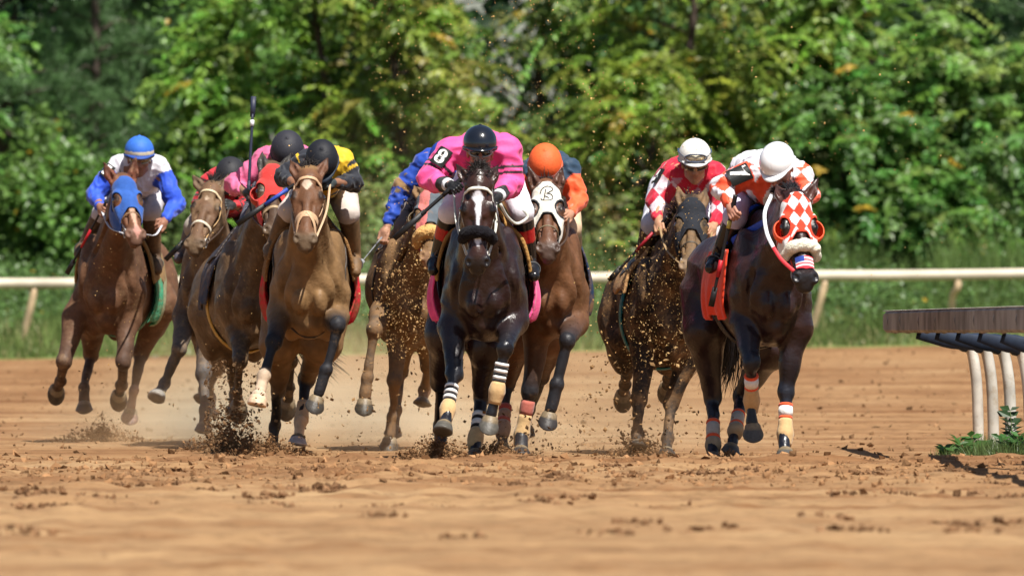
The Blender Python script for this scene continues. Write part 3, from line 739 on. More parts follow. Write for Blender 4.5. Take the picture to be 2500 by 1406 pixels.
    for lg in s['fore']:
        q = -1 if lg['side'] == 'L' else 1
        S = B(q * .145, .14, -.08); sg = lg['sg']
        El = P(*lg['p'][0], D + lg.get('d', .12)); K = solve(El, lg['p'][1], .40, sg[0]); Fe = solve(K, lg['p'][2], .27, sg[1]); Ho = solve(Fe, lg['p'][3], .15, sg[2])
        lc = A(*lg.get('sock', s['points'])); wc = coat * .6 + dark * .4
        f.rc(S, El, .125, .095, .05, 'fleg', coat); f.rc(El, K, .088, .049, .04, 'fleg', (coat, dark))
        f.rc(El + (K - El) * .1 + r * q * .025, El + (K - El) * .5, .072, .048, .03, 'fleg', (coat, wc))
        f.el(K, (.053, .052, .060), None, .022, 'knee', dark)
        f.rc(K, Fe, .035, .028, .02, 'cannon', dark); f.rc(K + A(0, .018, 0), Fe + A(0, .02, 0), .025, .023, .015, 'cannon', dark)
        f.el(Fe, (.042, .043, .041), None, .018, 'fet', lc); f.rc(Fe, Fe + (Ho - Fe) * .75, .034, .038, .02, 'past', lc)
        H.legs.append((lg, K, Fe, Ho))
    for lg in s['hind']:
        q = -1 if lg['side'] == 'L' else 1
        S = B(q * .13, 1.38, -.05); sg = lg['sg']
        St = P(*lg['p'][0], D + lg.get('d', 1.15)); K = solve(St, lg['p'][1], .44, sg[0]); Fe = solve(K, lg['p'][2], .36, sg[1]); Ho = solve(Fe, lg['p'][3], .15, sg[2])
        lc = A(*lg.get('sock', s['points']))
        f.rc(S, St, .19, .13, .07, 'hleg', coat); f.rc(St, K, .118, .052, .05, 'hleg', (coat, coat * .5 + dark * .5))
        f.el(K, (.052, .058, .066), None, .025, 'hock', dark); f.rc(K + A(0, .035, .02), K + A(0, .05, .05), .022, .016, .02, 'hock', dark)
        f.rc(K, Fe, .041, .033, .02, 'cannon', dark); f.rc(K + A(0, .02, 0), Fe + A(0, .02, 0), .024, .022, .015, 'cannon', dark)
        f.el(Fe, (.043, .044, .042), None, .018, 'fet', lc); f.rc(Fe, Fe + (Ho - Fe) * .75, .035, .036, .02, 'past', lc)
        H.legs.append((lg, K, Fe, Ho))
    for (c_, rd, kw) in s.get('extra', []): E(c_, rd, **kw)
    d, lo, _ = f.grid(HV); v, fc = surfnet(d, lo, HV, 1)
    col, idx, tt = f.nearest(v)
    # markings in head space
    hl = (v - poll) @ hax.T / hs
    for q in (-1, 1):
        wgt = sstep(1.25, .7, np.sqrt(((hl[:, 0] - q * .086) / .020) ** 2 + ((hl[:, 1] - .187) / .034) ** 2)) * np.isin(idx, np.arange(nb, ne)); col = col * (1 - .85 * wgt[:, None])
    front = (hl[:, 2] > -.10) & np.isin(idx, np.arange(nb, ne))
    for kind, cx, cy, rx, ry, c in s.get('marks', []):
        x, y = (hl[:, 0] - cx) / rx, (hl[:, 1] - cy) / ry
        dd = np.abs(x) + np.abs(y) if kind == 'diamond' else np.sqrt(x * x + y * y)
        wgt = sstep(1.15, .85, dd) * front
        col = col * (1 - wgt[:, None]) + np.asarray(c) * wgt[:, None]
    col = col * (1 + .10 * pnoise(v, 9, s['seed']))[:, None]
    # muscle relief
    nn = vnormals(v, fc); body = ~np.isin(idx, np.arange(nb, ne))
    v = v + nn * (body * (.005 * pnoise(v, 15, s['seed'] + 5) + .0045 * (1 - 2.2 * np.abs(pnoise(v, 11, s['seed'] + 6, 4, 2.2)))))[:, None]
    mt = M_coat(s['key'], rough=s.get('rough', .5) + s.get('dr', .1), spec=s.get('spec', .2), mudcol=s.get('mudcol', (.23, .13, .06)), coat=s.get('gloss', 0) * .35, sheen=0, mud=s.get('mud', 0))
    H.body = mesh_obj('body', v, fc, mt, root, base, np.clip(col, 0, 1))
    # eyes
    for q in (-1, 1):
        e = Field().el(Q(q * .0905, .187, -.034), np.array((.022, .027, .022)) * hs, hax)
        d, lo, _ = e.grid(.006); ev, ef = surfnet(d, lo, .006, 1); mesh_obj('eye', ev, ef, M_eye, root, base)
    # hooves
    for lg, K, Fe, Ho in H.legs:
        d_ = nrm(Ho - Fe); fw = lg.get('toe'); fw = nrm(A(*fw) if fw is not None else A(0, -1, -.25)); fw = nrm(fw - d_ * (fw @ d_) * .8)
        sd_ = nrm(np.cross(d_, fw)); fw2 = nrm(np.cross(sd_, d_))
        hc = A(*(lg['hoof'] if 'hoof' in lg else A(*s.get('hoofc', (.085, .075, .065))) * .6)); band = A(*lg.get('band', (.20, .15, .09)))
        rings = []
        cols = []
        for t, rad, sh, cc in ((-.034, .039, 0, band), (-.020, .051, .002, band), (.002, .056, .008, band * .8), (.014, .058, .012, hc * 1.1), (.045, .064, .022, hc), (.078, .068, .032, hc * .9), (.086, .066, .034, hc * 1.4), (.088, .048, .02, hc * .5)):
            ang = np.linspace(0, 2 * np.pi, 18, endpoint=False)
            fl_ = np.where(np.cos(ang) < -.5, .8, 1.0)
            # the sole slopes back from the toe, so a lifted hoof shows its rounded wall
            tl = lg.get('tilt', .085)
            rings.append(Ho + d_ * t + fw2 * sh + np.outer(np.sin(ang) * rad * .95, sd_) + np.outer(np.cos(ang) * rad * fl_, fw2) + np.outer(-(1 - np.cos(ang)) * .5 * tl * max(t, 0) / .086, d_))
            cols.append(np.tile(cc, (18, 1)))
        vv = np.concatenate(rings); ff = [(i * 18 + j, i * 18 + (j + 1) % 18, (i + 1) * 18 + (j + 1) % 18, (i + 1) * 18 + j) for i in range(7) for j in range(18)]
        vv = np.concatenate([vv, [rings[-1].mean(0)]]); tr = np.array([(7 * 18 + j, 7 * 18 + (j + 1) % 18, len(vv) - 1) for j in range(18)])
        cols = np.concatenate(cols + [[hc * .5]])
        mesh_obj('hoof', vv, [np.array(ff), tr], M_hoof, root, base, cols)
        # wraps: list of (t0,t1,colour) along knee->fetlock (0..1); over 1 covers the fetlock
        if 'wrap' in lg:
            cs = []
            for t0, t1, cc in lg['wrap']:
                ts = np.linspace(t0, t1, max(3, int((t1 - t0) * 16)))
                pp = np.array([K + (Fe - K) * t + A(0, .004, 0) for t in ts])
                rr = np.array([.048 - .006 * min(t, 1) + .013 * max(0, 1 - abs(t - 1) / .22) for t in ts])
                rr[0] -= .003; rr[-1] -= .003
                tv, tf = tube(pp, rr, 16); cs.append((tv, tf, cc))
            tv, tf, tc_ = join(cs); mesh_obj('leg_wrap', tv, tf, M_cloth, root, base, tc_)
    # mane, forelock, tail
    mc = A(*s.get('mane', (.015, .011, .009)))
    N = s.get('forelock', 170)
    if N:
        rt = np.array([Q(rs.uniform(-.022, .022), rs.uniform(-.06, .02), -.02 + rs.uniform(-.03, .02)) for _ in range(N)])
        dr = np.array([nrm(u * 1.0 + lat * rs.normal() * .26 + A(0, 1, 0) * rs.uniform(.1, .6)) for _ in range(N)])
        hv, hf = hair_mesh(rt, dr, s.get('forelen', .12) , .0045, (0, .6, -.9), rs, curl=.26)
        mesh_obj('forelock', hv, hf, M_hair, root, base, np.tile(mc, (len(hv), 1)) * rs.uniform(.7, 1.5, (len(hv), 1)))
    N = 650
    tt_ = rs.uniform(0, 1, N)
    p0, p1 = B(0, .42, .46), Q(0, -.06, -.06); crest = p0 + (p1 - p0) * tt_[:, None] + u * (.045 * np.sin(tt_ * 3.1))[:, None]
    dr = np.array([nrm(u * .9 + r * rs.normal() * .35 + b * rs.uniform(.3, 1.2)) for _ in range(N)])
    hv, hf = hair_mesh(crest, dr, s.get('manelen', .13), .0045, tuple(b * .8 - u * .9 + r * s.get('manedir', .3)), rs, curl=.15)
    mesh_obj('mane', hv, hf, M_hair, root, base, np.tile(mc, (len(hv), 1)) * rs.uniform(.7, 1.5, (len(hv), 1)))
    tail = s.get('tail', [(0, 1.72, .25), (0, 1.95, .2), (0.02, 2.25, -.05)])
    tp = smoothpath([B(*q) for q in tail], 12); N = 220
    if 'tailpx' in s: tp = smoothpath([P(a_, b_, D + c_) for a_, b_, c_ in s['tailpx']], 12)
    rt = np.repeat(tp[:8], N // 8 + 1, 0)[:N] + rs.normal(size=(N, 3)) * .012; td = nrm(tp[-1] - tp[0])
    hv, hf = hair_mesh(rt, np.array([nrm(td + rs.normal(size=3) * .15) for _ in range(N)]), .5, .006, tuple(A(*s.get('taildir', (0, .3, -.9)))), rs, seg=7, curl=.07)
    mesh_obj('tail', hv, hf, M_hair, root, base, np.tile(mc, (len(hv), 1)))
    # ---------------- tack on the head
    def surf(t, ang, off=0.):
        """point on the head at distance t along it, ang: 0 = image right, 90 = front"""
        c = Q(0, t, -.085 if t < .35 else -.075); dv = lat * math.cos(ang) + n * math.sin(ang)
        rr = np.linspace(.20 * hs, .005, 90); X = c + rr[:, None] * dv
        dd = f.at(X, H.head); k = np.argmax(dd < off)
        return X[k] if dd[k] < off else c + dv * .08 * hs
    H.surf = surf
    def strap(pa, wd=.011, th=.004, col=(.5, .4, .3), name='bridle', off=.004, n_=26):
        pts = smoothpath([A(p_[0], math.radians(p_[1])) for p_ in pa], n_)
        pw = np.array([surf(p_[0], p_[1], off) for p_ in pts]); ct = np.array([Q(0, p_[0], -.08) for p_ in pts])
        for _ in range(2): pw[1:-1] = pw[1:-1] * .5 + .25 * (pw[:-2] + pw[2:])
        up = pw - ct; up /= np.linalg.norm(up, axis=1, keepdims=True)
        v_, f_ = tube(pw, 1., 8, True, (wd * hs, th), up); return (v_, f_, col)
    br = s.get('bridle')
    if br:
        c = br['col']; wd = br.get('w', .0105); parts = []
        noset = br.get('nose', .36)
        if 'brow' in br or True: parts.append(strap([(.105, -25), (.085, 20), (.075, 55), (.072, 90), (.075, 125), (.085, 160), (.105, 205)], wd * .9, .004, br.get('browc', c)))
        for q in (0, 1):
            m = (lambda g: 180 - g) if q else (lambda g: g)
            parts.append(strap([(.08, m(12)), (.20, m(-8)), (.32, m(-14)), (.44, m(-8))], wd * .8, .004, c))
            # bit ring
            bc = surf(.455, math.radians(m(-12)), .006); rg_ = np.linspace(0, 2 * np.pi, 16)
            rpts = np.array([bc + (a * math.cos(x) + n * math.sin(x)) * .030 * hs for x in rg_])
            parts.append((*tube(rpts, .005, 6, False), (.45, .43, .40)))
            if br.get('ring2'):
                rp = surf(.15, math.radians(m(-5)), .01)
                parts.append((*tube(smoothpath([rp, surf(.28, math.radians(m(-2)), .03), bc], 10), .0045, 6), c))
        if noset:
            parts.append(strap([(noset + .03, -50), (noset + .01, -10), (noset - .005, 30), (noset - .01, 90), (noset - .005, 150), (noset + .01, 190), (noset + .03, 230)], wd * br.get('nw', 1.1), .004, br.get('nosec', c), n_=34))
        if br.get('fig8'):
            for q in (0, 1):
                m = (lambda g: 180 - g) if q else (lambda g: g)
                parts.append(strap([(.33, 90), (.39, m(50)), (.46, m(5)), (.50, m(-50))], wd * .9, .004, c))
        v_, f_, c_ = join(parts); mesh_obj('bridle', v_, f_, M_leather, root, base, c_)
        H.bits = [surf(.455, math.radians(g), .012) for g in (192, -12)]
    if 'fleece' in s:
        t0, cc, rad = s['fleece']
        pa = smoothpath([A(t0 + .02, R(-5)), A(t0, R(40)), A(t0 - .004, R(90)), A(t0, R(140)), A(t0 + .02, R(185))], 30)
        pw = np.array([surf(p_[0], p_[1], rad * .55) for p_ in pa])
        for _ in range(3): pw[1:-1] = pw[1:-1] * .5 + .25 * (pw[:-2] + pw[2:])
        rr = rad * hs * np.sin(np.linspace(.35, np.pi - .35, 30)) ** .35
        g = Field()
        for i in range(29): g.rc(pw[i], pw[i + 1], rr[i], rr[i + 1], .01, '', cc)
        d, lo, _ = g.grid(.006); v_, f_ = surfnet(d, lo, .006, 2)
        v_ = v_ + vnormals(v_, f_) * (pnoise(v_, 120, 3) * .003 + pnoise(v_, 45, 4) * .003)[:, None]
        cc_ = np.asarray(cc) * (1 + .12 * pnoise(v_, 60, 8))[:, None]
        mesh_obj('sheepskin_noseband', v_, f_, M_fleece, root, base, np.clip(cc_, 0, 1))
    # ---------------- hood
    if 'hood' in s:
        hd = s['hood']; back, fr = hd.get('t0', -.02), hd.get('t1', .31)
        def mask(X):
            q = (X - poll.astype(np.float32)) @ hax.T.astype(np.float32) / hs
            x, t, z = q[..., 0], q[..., 1], q[..., 2]
            # front edge: an arch that runs further down the cheeks
            edge = t - (fr + np.clip(np.abs(x) - .03, 0, 1) * hd.get('arch', 1.6) + np.clip(-z - .06, 0, .2) * .5)
            m = np.maximum(edge, back - t)
            # keep the sheet off the throat
            m = np.maximum(m, -.25 - z)
            for sx in (-1, 1):
                e = np.sqrt(((x - sx * .092) / hd.get('ex', .040)) ** 2 + ((t - .195) / .052) ** 2 + ((z + .03) / .09) ** 2) - 1
                m = np.maximum(m, -e * .04)
                e = np.sqrt(((x - sx * .058) / .034) ** 2 + ((t - .0) / .036) ** 2 + ((z + .04) / .06) ** 2) - 1
                m = np.maximum(m, -e * .03)
            return m * hs
        lo_, hi_ = Q(0, .2, -.07) - .34 * hs, Q(0, .2, -.07) + .34 * hs
        v_, f_ = shell(f, .0055, .007, .0045, mask, lo_, hi_, [p for p in H.head if not p['sub']], 2)
        q = (v_ - poll) @ hax.T / hs
        mm = mask(v_.astype(np.float32)) / hs
        if s['key'] == 'H9':
            uu = q[:, 0] / .062; ww = (q[:, 1] - .012) / .098
            chk = ((np.floor(uu + ww + 100.5) + np.floor(uu - ww + 100.5)) % 2) == 0
            cc = np.where(chk[:, None], A(*hd['col']), A(*hd['col2']))
            edge = (mm > -.014) & (q[:, 1] > .12)
            cc = np.where(edge[:, None], A(*hd['col']), cc)
        else:
            cc = np.tile(A(*hd['col']), (len(v_), 1))
            if 'col2' in hd:
                sel = hd['split'](q); cc = np.where(sel[:, None], A(*hd['col2']), cc)
            if 'trim' in hd: cc = np.where((mm > -.011)[:, None], A(*hd['trim']), cc)
        cc = cc * (1 + .07 * pnoise(v_, 30, 2))[:, None]
        H.hood = mesh_obj('hood', v_, f_, M_cloth if not hd.get('mud') else mat('muddy_hood_' + s['key'], rough=.85, spec=.2, var=.15, bump=.4, bscale=50, mud=hd['mud']), root, base, np.clip(cc, 0, 1))
        if hd.get('cups'):
            for qx in hd['cups']:
                g = Field(); cp = Q(qx * .094, .20, -.055)
                cax = rot_axes(0, 0, 0, hax)
                g.el(cp, np.array((.050, .062, .060)) * hs, cax, .01)
                d, lo, xs = g.grid(.0055); X = np.stack(np.meshgrid(*xs, indexing='ij'), -1)
                ql = (X - cp.astype(np.float32)) @ hax.T.astype(np.float32) / hs
                m = np.maximum(ql[..., 2] - .020, -(ql[..., 0] * qx) - .002)
                v_, f_ = surfnet(np.maximum(np.abs(d) - .0045, m).astype(np.float32), lo, .0055, 2)
                mesh_obj('blinker_cup', v_, f_, M_leather, root, base, np.tile(A(*hd.get('cupc', hd['col'])), (len(v_), 1)))
    # ---------------- saddle cloth, saddle, girth
    def region(y0, y1, zt, zb, x0=0., one=False):
        def m(X):
            q = X - C.astype(np.float32); x = q @ r.astype(np.float32); y = q @ b.astype(np.float32); z = q @ u.astype(np.float32)
            yy = y + .03 * np.sin(z * 9)
            return np.maximum.reduce([y0 - yy, yy - y1, zb - z + .015 * np.sin(y * 15), z - zt, x0 - np.abs(x)] + ([x] if one else []))
        return m
    lo_ = np.minimum(B(-.45, .2, -.5), B(.45, 1.2, .7)); lo_ = np.minimum(lo_, B(.45, .2, -.5)); hi_ = np.maximum(B(.45, 1.2, .7), B(-.45, 1.2, .7)); lo_ = np.minimum(lo_, B(-.45, 1.2, -.5)); hi_ = np.maximum(hi_, B(.45, .2, .7))
    if 'cloth' in s:
        cl = s['cloth']
        v_, f_ = shell(f, .010, cl.get('off', .03), .007, region(cl.get('y0', .42), cl.get('y1', 1.0), cl.get('zt', .62), cl.get('zb', -.22), 0., cl.get('one', False)), lo_, hi_, H.torso, 2)
        q = (v_ - C); xx = q @ r; zz = q @ u; yy = q @ b
        fl_ = sstep(.15, -.3, zz)
        v_ = v_ + (r * np.sign(xx)[:, None]) * (fl_ * (cl.get('flare', .03) + .018 * np.sin(yy * 26 + 3 * zz) + .008 * np.sin(yy * 61)))[:, None]
        cc = np.tile(A(*cl['col']), (len(v_), 1))
        if 'col2' in cl: cc = np.where((yy > cl.get('y2', .7))[:, None], A(*cl['col2']), cc)
        cc = cc * (1 + .08 * pnoise(v_, 20, 4))[:, None]
        mesh_obj('saddle_cloth', v_, f_, M_cloth if not s.get('mud') else mat('muddy_cloth', rough=.85, spec=.2, var=.15, bump=.4, bscale=50, mud=.5), root, base, np.clip(cc, 0, 1))
    sadc = A(*s.get('saddlec', (.03, .02, .018)))
    v_, f_ = shell(f, .010, .046, .010, region(.52, .80, .62, s.get('sadz', .24)), lo_, hi_, H.torso, 2)
    sdl = mesh_obj('saddle', v_, f_, M_leather, root, base, np.tile(sadc, (len(v_), 1)))
    if 'pad' in s:
        v_, f_ = shell(f, .010, .040, .011, region(.36, s.get('pady', .92), .62, s.get('padz', .0)), lo_, hi_, H.torso, 2)
        mesh_obj('saddle_pad', v_, f_, M_fleece, root, base, np.tile(A(*s['pad']), (len(v_), 1)))
    v_, f_ = shell(f, .010, .008, .006, region(.52, .62, .3, -.6), lo_ - A(0, 0, .15), hi_, H.torso, 1)
    mesh_obj('girth', v_, f_, M_leather, root, base, np.tile(A(*s.get('girth', (.03, .02, .018))), (len(v_), 1)))
    for sp_, cs_, wd_, *nm_ in s.get('straps', []):
        pw = smoothpath([P(x_, y_, D + z_) for x_, y_, z_ in sp_], 18); v_, f_ = tube(pw, 1., 8, True, (wd_, .004), np.tile(A(0, -1, .1), (18, 1))); mesh_obj(nm_[0] if nm_ else 'rein', v_, f_, M_leather, root, base, np.tile(cs_, (len(v_), 1)))
    if 'yoke' in s:   # neck strap across the base of the neck
        pts = []
        ppn = f.pr[:nb]
        for g in np.linspace(-215, 35, 40):
            c0 = B(0, .12 + .22 * max(0, math.sin(R(g))), .10 + s.get('yz', 0)); dv = nrm(r * math.cos(R(g)) + u * math.sin(R(g)) * s.get('yr', .9) - b * .25 * max(0, -math.sin(R(g))))
            rr = np.linspace(.5, .02, 110); X = c0 + rr[:, None] * dv; dd = f.at(X, ppn); k = np.argmax(dd < .006); pts.append(X[k])
        mesh_obj('neck_strap', *tube(np.array(pts), .008, 6), M_leather, root, base, np.tile(A(*s['yoke']), (40 * 6 + 2, 1)))
    return H
# ------------------------------------------------------------------ jockeys
M_skin = mat('skin', rough=.5, spec=.35, var=.1, vscale=40, bump=.15, bscale=120)
M_silk = mat('silk', rough=.62, spec=.3, var=.06, vscale=18, bump=.45, bscale=26, sheen=.15)
M_pants = mat('breeches', rough=.75, spec=.25, var=.08, vscale=25, bump=.45, bscale=22)
M_boot = mat('boot', rough=.22, spec=.5, var=.15, vscale=40, bump=.1, bscale=60)
M_boot_dirty = mat('boot_dirty', rough=.6, spec=.3, var=.2, vscale=40, bump=.1, bscale=60, mud=.55)
M_helm = mat('helmet_gloss', rough=.18, spec=.55, var=.04, coat=.5)
M_helm_c = mat('helmet_cloth', rough=.62, spec=.3, var=.1, vscale=40, bump=.2, bscale=90)
M_glass = mat('goggle', rough=.06, spec=.9, var=.1, vscale=30, coat=1)
SKIN = (.42, .22, .14)

def hand_field(c, fdir, grip, col, sz=1.0, open_=0.):
    """fist at c: fdir = forearm direction, grip = axis of what it holds"""
    g = Field(); fd = nrm(fdir); gr = nrm(grip - fd * (grip @ fd)); pn = nrm(np.cross(fd, gr))
    if pn[1] > 0: pn = -pn     # back of the hand towards the camera
    S = sz
    g.el(c + fd * .028 * S, (.036 * S, .040 * S, .017 * S), np.array([gr, fd, pn]), .012, 'palm', col)
    g.rc(c - fd * .03 * S, c + fd * .02 * S, .025 * S, .027 * S, .015, 'wrist', col)
    lens = (.9, 1.05, 1.0, .8)
    for i in range(4):
        o = c + gr * (i - 1.5) * .0195 * S + fd * .058 * S + pn * .004
        a1 = o + (fd * .030 - pn * .010) * lens[i] * S; a2 = a1 + (-pn * .026 + fd * (.006 + .02 * open_)) * lens[i] * S; a3 = a2 + (-fd * .024 - pn * .004) * lens[i] * S * (1 - open_)
        g.rc(o - fd * .02 * S, a1, .0098 * S, .0095 * S, .004, 'f', col); g.rc(a1, a2, .0095 * S, .0085 * S, .003, 'f', col); g.rc(a2, a3, .0085 * S, .0075 * S, .003, 'f', col)
    t0 = c + gr * .030 * S + fd * .005 * S - pn * .01 * S; t1 = t0 + (gr * .014 + fd * .028 - pn * .012) * S; t2 = t1 + (-gr * .016 + fd * .018 - pn * .012) * S
    g.rc(t0, t1, .013 * S, .011 * S, .008, 'thumb', col); g.rc(t1, t2, .011 * S, .009 * S, .004, 'thumb', col)
    return g

def build_jockey(H, s):
    D = H.s['D']
    root = empty('person', A(H.base[0], H.base[1], 0) + A(0, 0, 1.0), s['label'], 'person', 'jockeys riding in the race'); base = A(H.base[0], H.base[1], 1.0)
    J = {k: P(v[0], v[1], D + v[2]) for k, v in s['j'].items()}
    hs = s.get('hs', 1.)
    hc = J['head']; pt, yw, rl = [R(x) for x in s.get('hrot', (20, 0, 0))]
    fv = A(math.sin(yw) * math.cos(pt), -math.cos(yw) * math.cos(pt), -math.sin(pt)); uv = nrm(A(0, 0, 1) - fv * fv[2]); lt = np.cross(fv, uv)
    lt = lt if lt[0] > 0 else -lt
    uv, lt = uv * math.cos(rl) + lt * math.sin(rl), lt * math.cos(rl) - uv * math.sin(rl)
    hx = np.array([lt, fv, uv]); Q = lambda x, y, z: hc + (lt * x + fv * y + uv * z) * hs
    skin = s.get('skin', SKIN); sk = A(*skin); lip = sk * A(.85, .6, .6)
    f = Field(); S_ = (J['shL'] + J['shR']) / 2; hip = J['hip']
    neck = S_ + A(0, -.02, .03)
    f.el(Q(0, -.005, .03), np.array((.074, .092, .085)) * hs, hx, .02, 'head', sk)
    f.el(Q(0, .030, -.035), np.array((.058, .060, .078)) * hs, hx, .02, 'head', sk)
    f.el(Q(0, .055, -.095), np.array((.030, .028, .024)) * hs, hx, .02, 'head', sk)
    f.rc(Q(-.045, .02, -.07), Q(0, .055, -.10), .022 * hs, .018 * hs, .02, 'head', sk); f.rc(Q(.045, .02, -.07), Q(0, .055, -.10), .022 * hs, .018 * hs, .02, 'head', sk)
    f.rc(Q(0, .088, .005), Q(0, .110, -.038), .010 * hs, .014 * hs, .012, 'head', sk * A(1.05, .92, .9))
    for q in (-1, 1):
        f.el(Q(q * .014, .098, -.040), np.array((.010, .011, .008)) * hs, hx, .006, 'head', sk * A(1.05, .9, .88))
        f.rc(Q(q * .012, .083, .022), Q(q * .05, .070, .022), .011 * hs, .009 * hs, .012, 'head', sk * .8)
        f.el(Q(q * .030, .084, .0), np.array((.017, .014, .012)) * hs, hx, .006, 'head', sk * .6, True)
        f.el(Q(q * .042, .062, -.03), np.array((.022, .022, .022)) * hs, hx, .015, 'head', sk * A(1.05, .95, .95))
        f.el(Q(q * .076, -.01, -.01), np.array((.010, .022, .032)) * hs, hx, .006, 'head', sk)
        f.el(Q(q * .030, .074, .001), np.array((.012, .011, .011)) * hs, hx, .002, 'head', (.5, .47, .45))
    f.el(Q(0, .080, -.066), np.array((.024, .013, .0065)) * hs, hx, .004, 'head', lip); f.el(Q(0, .080, -.0765), np.array((.021, .013, .0065)) * hs, hx, .004, 'head', lip)
    f.rc(neck, Q(0, -.02, -.05), .062, .052, .03, 'neck', sk)
    skb = s.get('sleevehand', sk)
    tors = [('rc', J['shL'] + (J['shR'] - J['shL']) * .12, J['shR'] + (J['shL'] - J['shR']) * .12, .082, .082, .05, 'chest'), ('rc', S_ + A(0, .10, -.03), hip, .135, .115, .06, 'torso'),
            ('rc', S_ + A(0, .06, -.09), S_ + A(0, .32, -.12), .10, .10, .05, 'torso'), ('rc', S_ + A(-.06, .05, -.02), S_ + A(-.05, .3, 0), .10, .10, .05, 'torso'), ('rc', S_ + A(.06, .05, -.02), S_ + A(.05, .3, 0), .10, .10, .05, 'torso')]
    arms = []
    for q in 'LR':
        arms += [('rc', J['sh' + q], J['el' + q], .062, .046, .03, 'up' + q), ('rc', J['el' + q], J['ha' + q], .044, .027, .015, 'fo' + q)]
    for t, a_, b_, ra, rb, k, nme in tors + arms:
        f.rc(a_, b_, ra, rb, k, nme, sk)
    legs = []
    for q, sx in (('L', -1), ('R', 1)):
        if 'kn' + q not in J: continue
        hj = hip + A(sx * .08, .02, -.08)
        legs += [(hj, J['kn' + q], .100, .062, .04, 'th' + q), (J['kn' + q], J['an' + q], .056, .036, .015, 'ca' + q), (J['kn' + q] + (J['an' + q] - J['kn' + q]) * .1 + A(0, .03, 0), J['kn' + q] + (J['an' + q] - J['kn' + q]) * .55 + A(0, .02, 0), .042, .036, .03, 'ca' + q)]
        an, to = J['an' + q], J['to' + q]
        legs += [(an + A(0, .04, -.02), an + (to - an) * .5, .032, .036, .02, 'ft' + q), (an + (to - an) * .4, to, .038, .028, .02, 'ft' + q)]
    f.rc(hip + A(-.06, .05, -.03), hip + A(.06, .05, -.03), .110, .110, .05, 'hips', sk)
    for a_, b_, ra, rb, k, nme in legs: f.rc(a_, b_, ra, rb, k, nme, sk)
    d, lo, _ = f.grid(.008); v, fc = surfnet(d, lo, .008, 1); col, idx, tt = f.nearest(v)
    parts = [(v, fc, col)]
    for q in 'LR':
        if s.get('nohand') == q: continue
        fd = nrm(J['ha' + q] - J['el' + q]); gr = A(*s['grip'][q]) if 'grip' in s and q in s['grip'] else A(.25 if q == 'L' else -.25, .3, 1)
        g = hand_field(J['ha' + q] + fd * .01, fd, gr, A(*s.get('glove' + q, s.get('glove', skin))), s.get('hsz', 1.0), s.get('open' + q, 0))
        d, lo, _ = g.grid(.0045); v_, f_ = surfnet(d, lo, .0045, 1); c_, _, _ = g.nearest(v_); parts.append((v_, f_, c_))
    v, fc, col = join(parts)
    mesh_obj('body', v, fc, M_skin, root, base, np.clip(col, 0, 1))
    # silks
    pf = s.get('puff', .012); g = Field()
    for t, a_, b_, ra, rb, k, nme in tors: g.rc(a_, b_, ra + .012, rb + .014, k, nme, (0, 0, 0))
    g.rc(hip + (S_ - hip) * .5, hip + A(0, .04, .01), .145, .150, .06, 'torso', (0, 0, 0))
    for t, a_, b_, ra, rb, k, nme in arms:
        if nme[:2] == 'up': g.rc(a_, b_, ra + pf + .004, rb + pf + .006, k, nme, (0, 0, 0)); g.rc(a_ + (b_ - a_) * .55 - A(0, 0, .008), b_, rb + pf + .008, rb + pf + .006, .02, nme, (0, 0, 0))
        else: e_ = a_ + (b_ - a_) * s.get('cuff', .86); g.rc(a_, e_, ra + pf + .008, rb + s.get('cuffr', .010), k, nme, (0, 0, 0))
    g.rc(neck - A(0, 0, .01), neck + (Q(0, -.02, -.05) - neck) * .35, .066, .058, .02, 'collar', (0, 0, 0))
    d, lo, _ = g.grid(.009); v, fc = surfnet(d, lo, .009, 1); _, idx, tt = g.nearest(v)
    nn = vnormals(v, fc)
    wr = pnoise(v, 26, s['seed'], 4, 2.2); wr2 = 1 - np.abs(pnoise(v, 20, s['seed'] + 9, 3, 2.5)) * 2
    st_ = s.get('wr', 1.); v = v + nn * (st_ * (wr * .0035 + wr2 * .0055 + .0035 * (1 - 2.5 * np.abs(pnoise(v, 38, s['seed'] + 11, 3, 2.2)))))[:, None]
    nm = np.array([p['name'] for p in g.pr])[idx]
    # frame for patterns: x across, y along the back, z up
    q = v - S_
    cols = s['silk'](nm, tt, q, v)
    mesh_obj('silks', v, fc, s.get('silkmat', M_silk), root, base, np.clip(cols, 0, 1))
    # breeches
    g = Field(); g.rc(hip + A(-.06, .05, -.03), hip + A(.06, .05, -.03), .122, .122, .05, 'hips', (0, 0, 0))
    for a_, b_, ra, rb, k, nme in legs:
        if nme[:2] == 'th': g.rc(a_, b_, ra + .014, rb + .014, k, nme, (0, 0, 0))
        if nme[:2] == 'ca' and ra > .05: g.rc(a_, a_ + (b_ - a_) * .18, .068, .060, k, nme, (0, 0, 0))
    d, lo, _ = g.grid(.010); v, fc = surfnet(d, lo, .010, 1); nn = vnormals(v, fc)
    v = v + nn * (pnoise(v, 24, s['seed'] + 3) * .004 + pnoise(v, 50, s['seed'] + 4) * .002)[:, None]
    pc = np.tile(A(*s.get('pants', (.78, .77, .8))), (len(v), 1))
    if 'pantsf' in s: pc = s['pantsf'](v, pc, J)
    mesh_obj('breeches', v, fc, s.get('pantsmat', M_pants), root, base, pc)
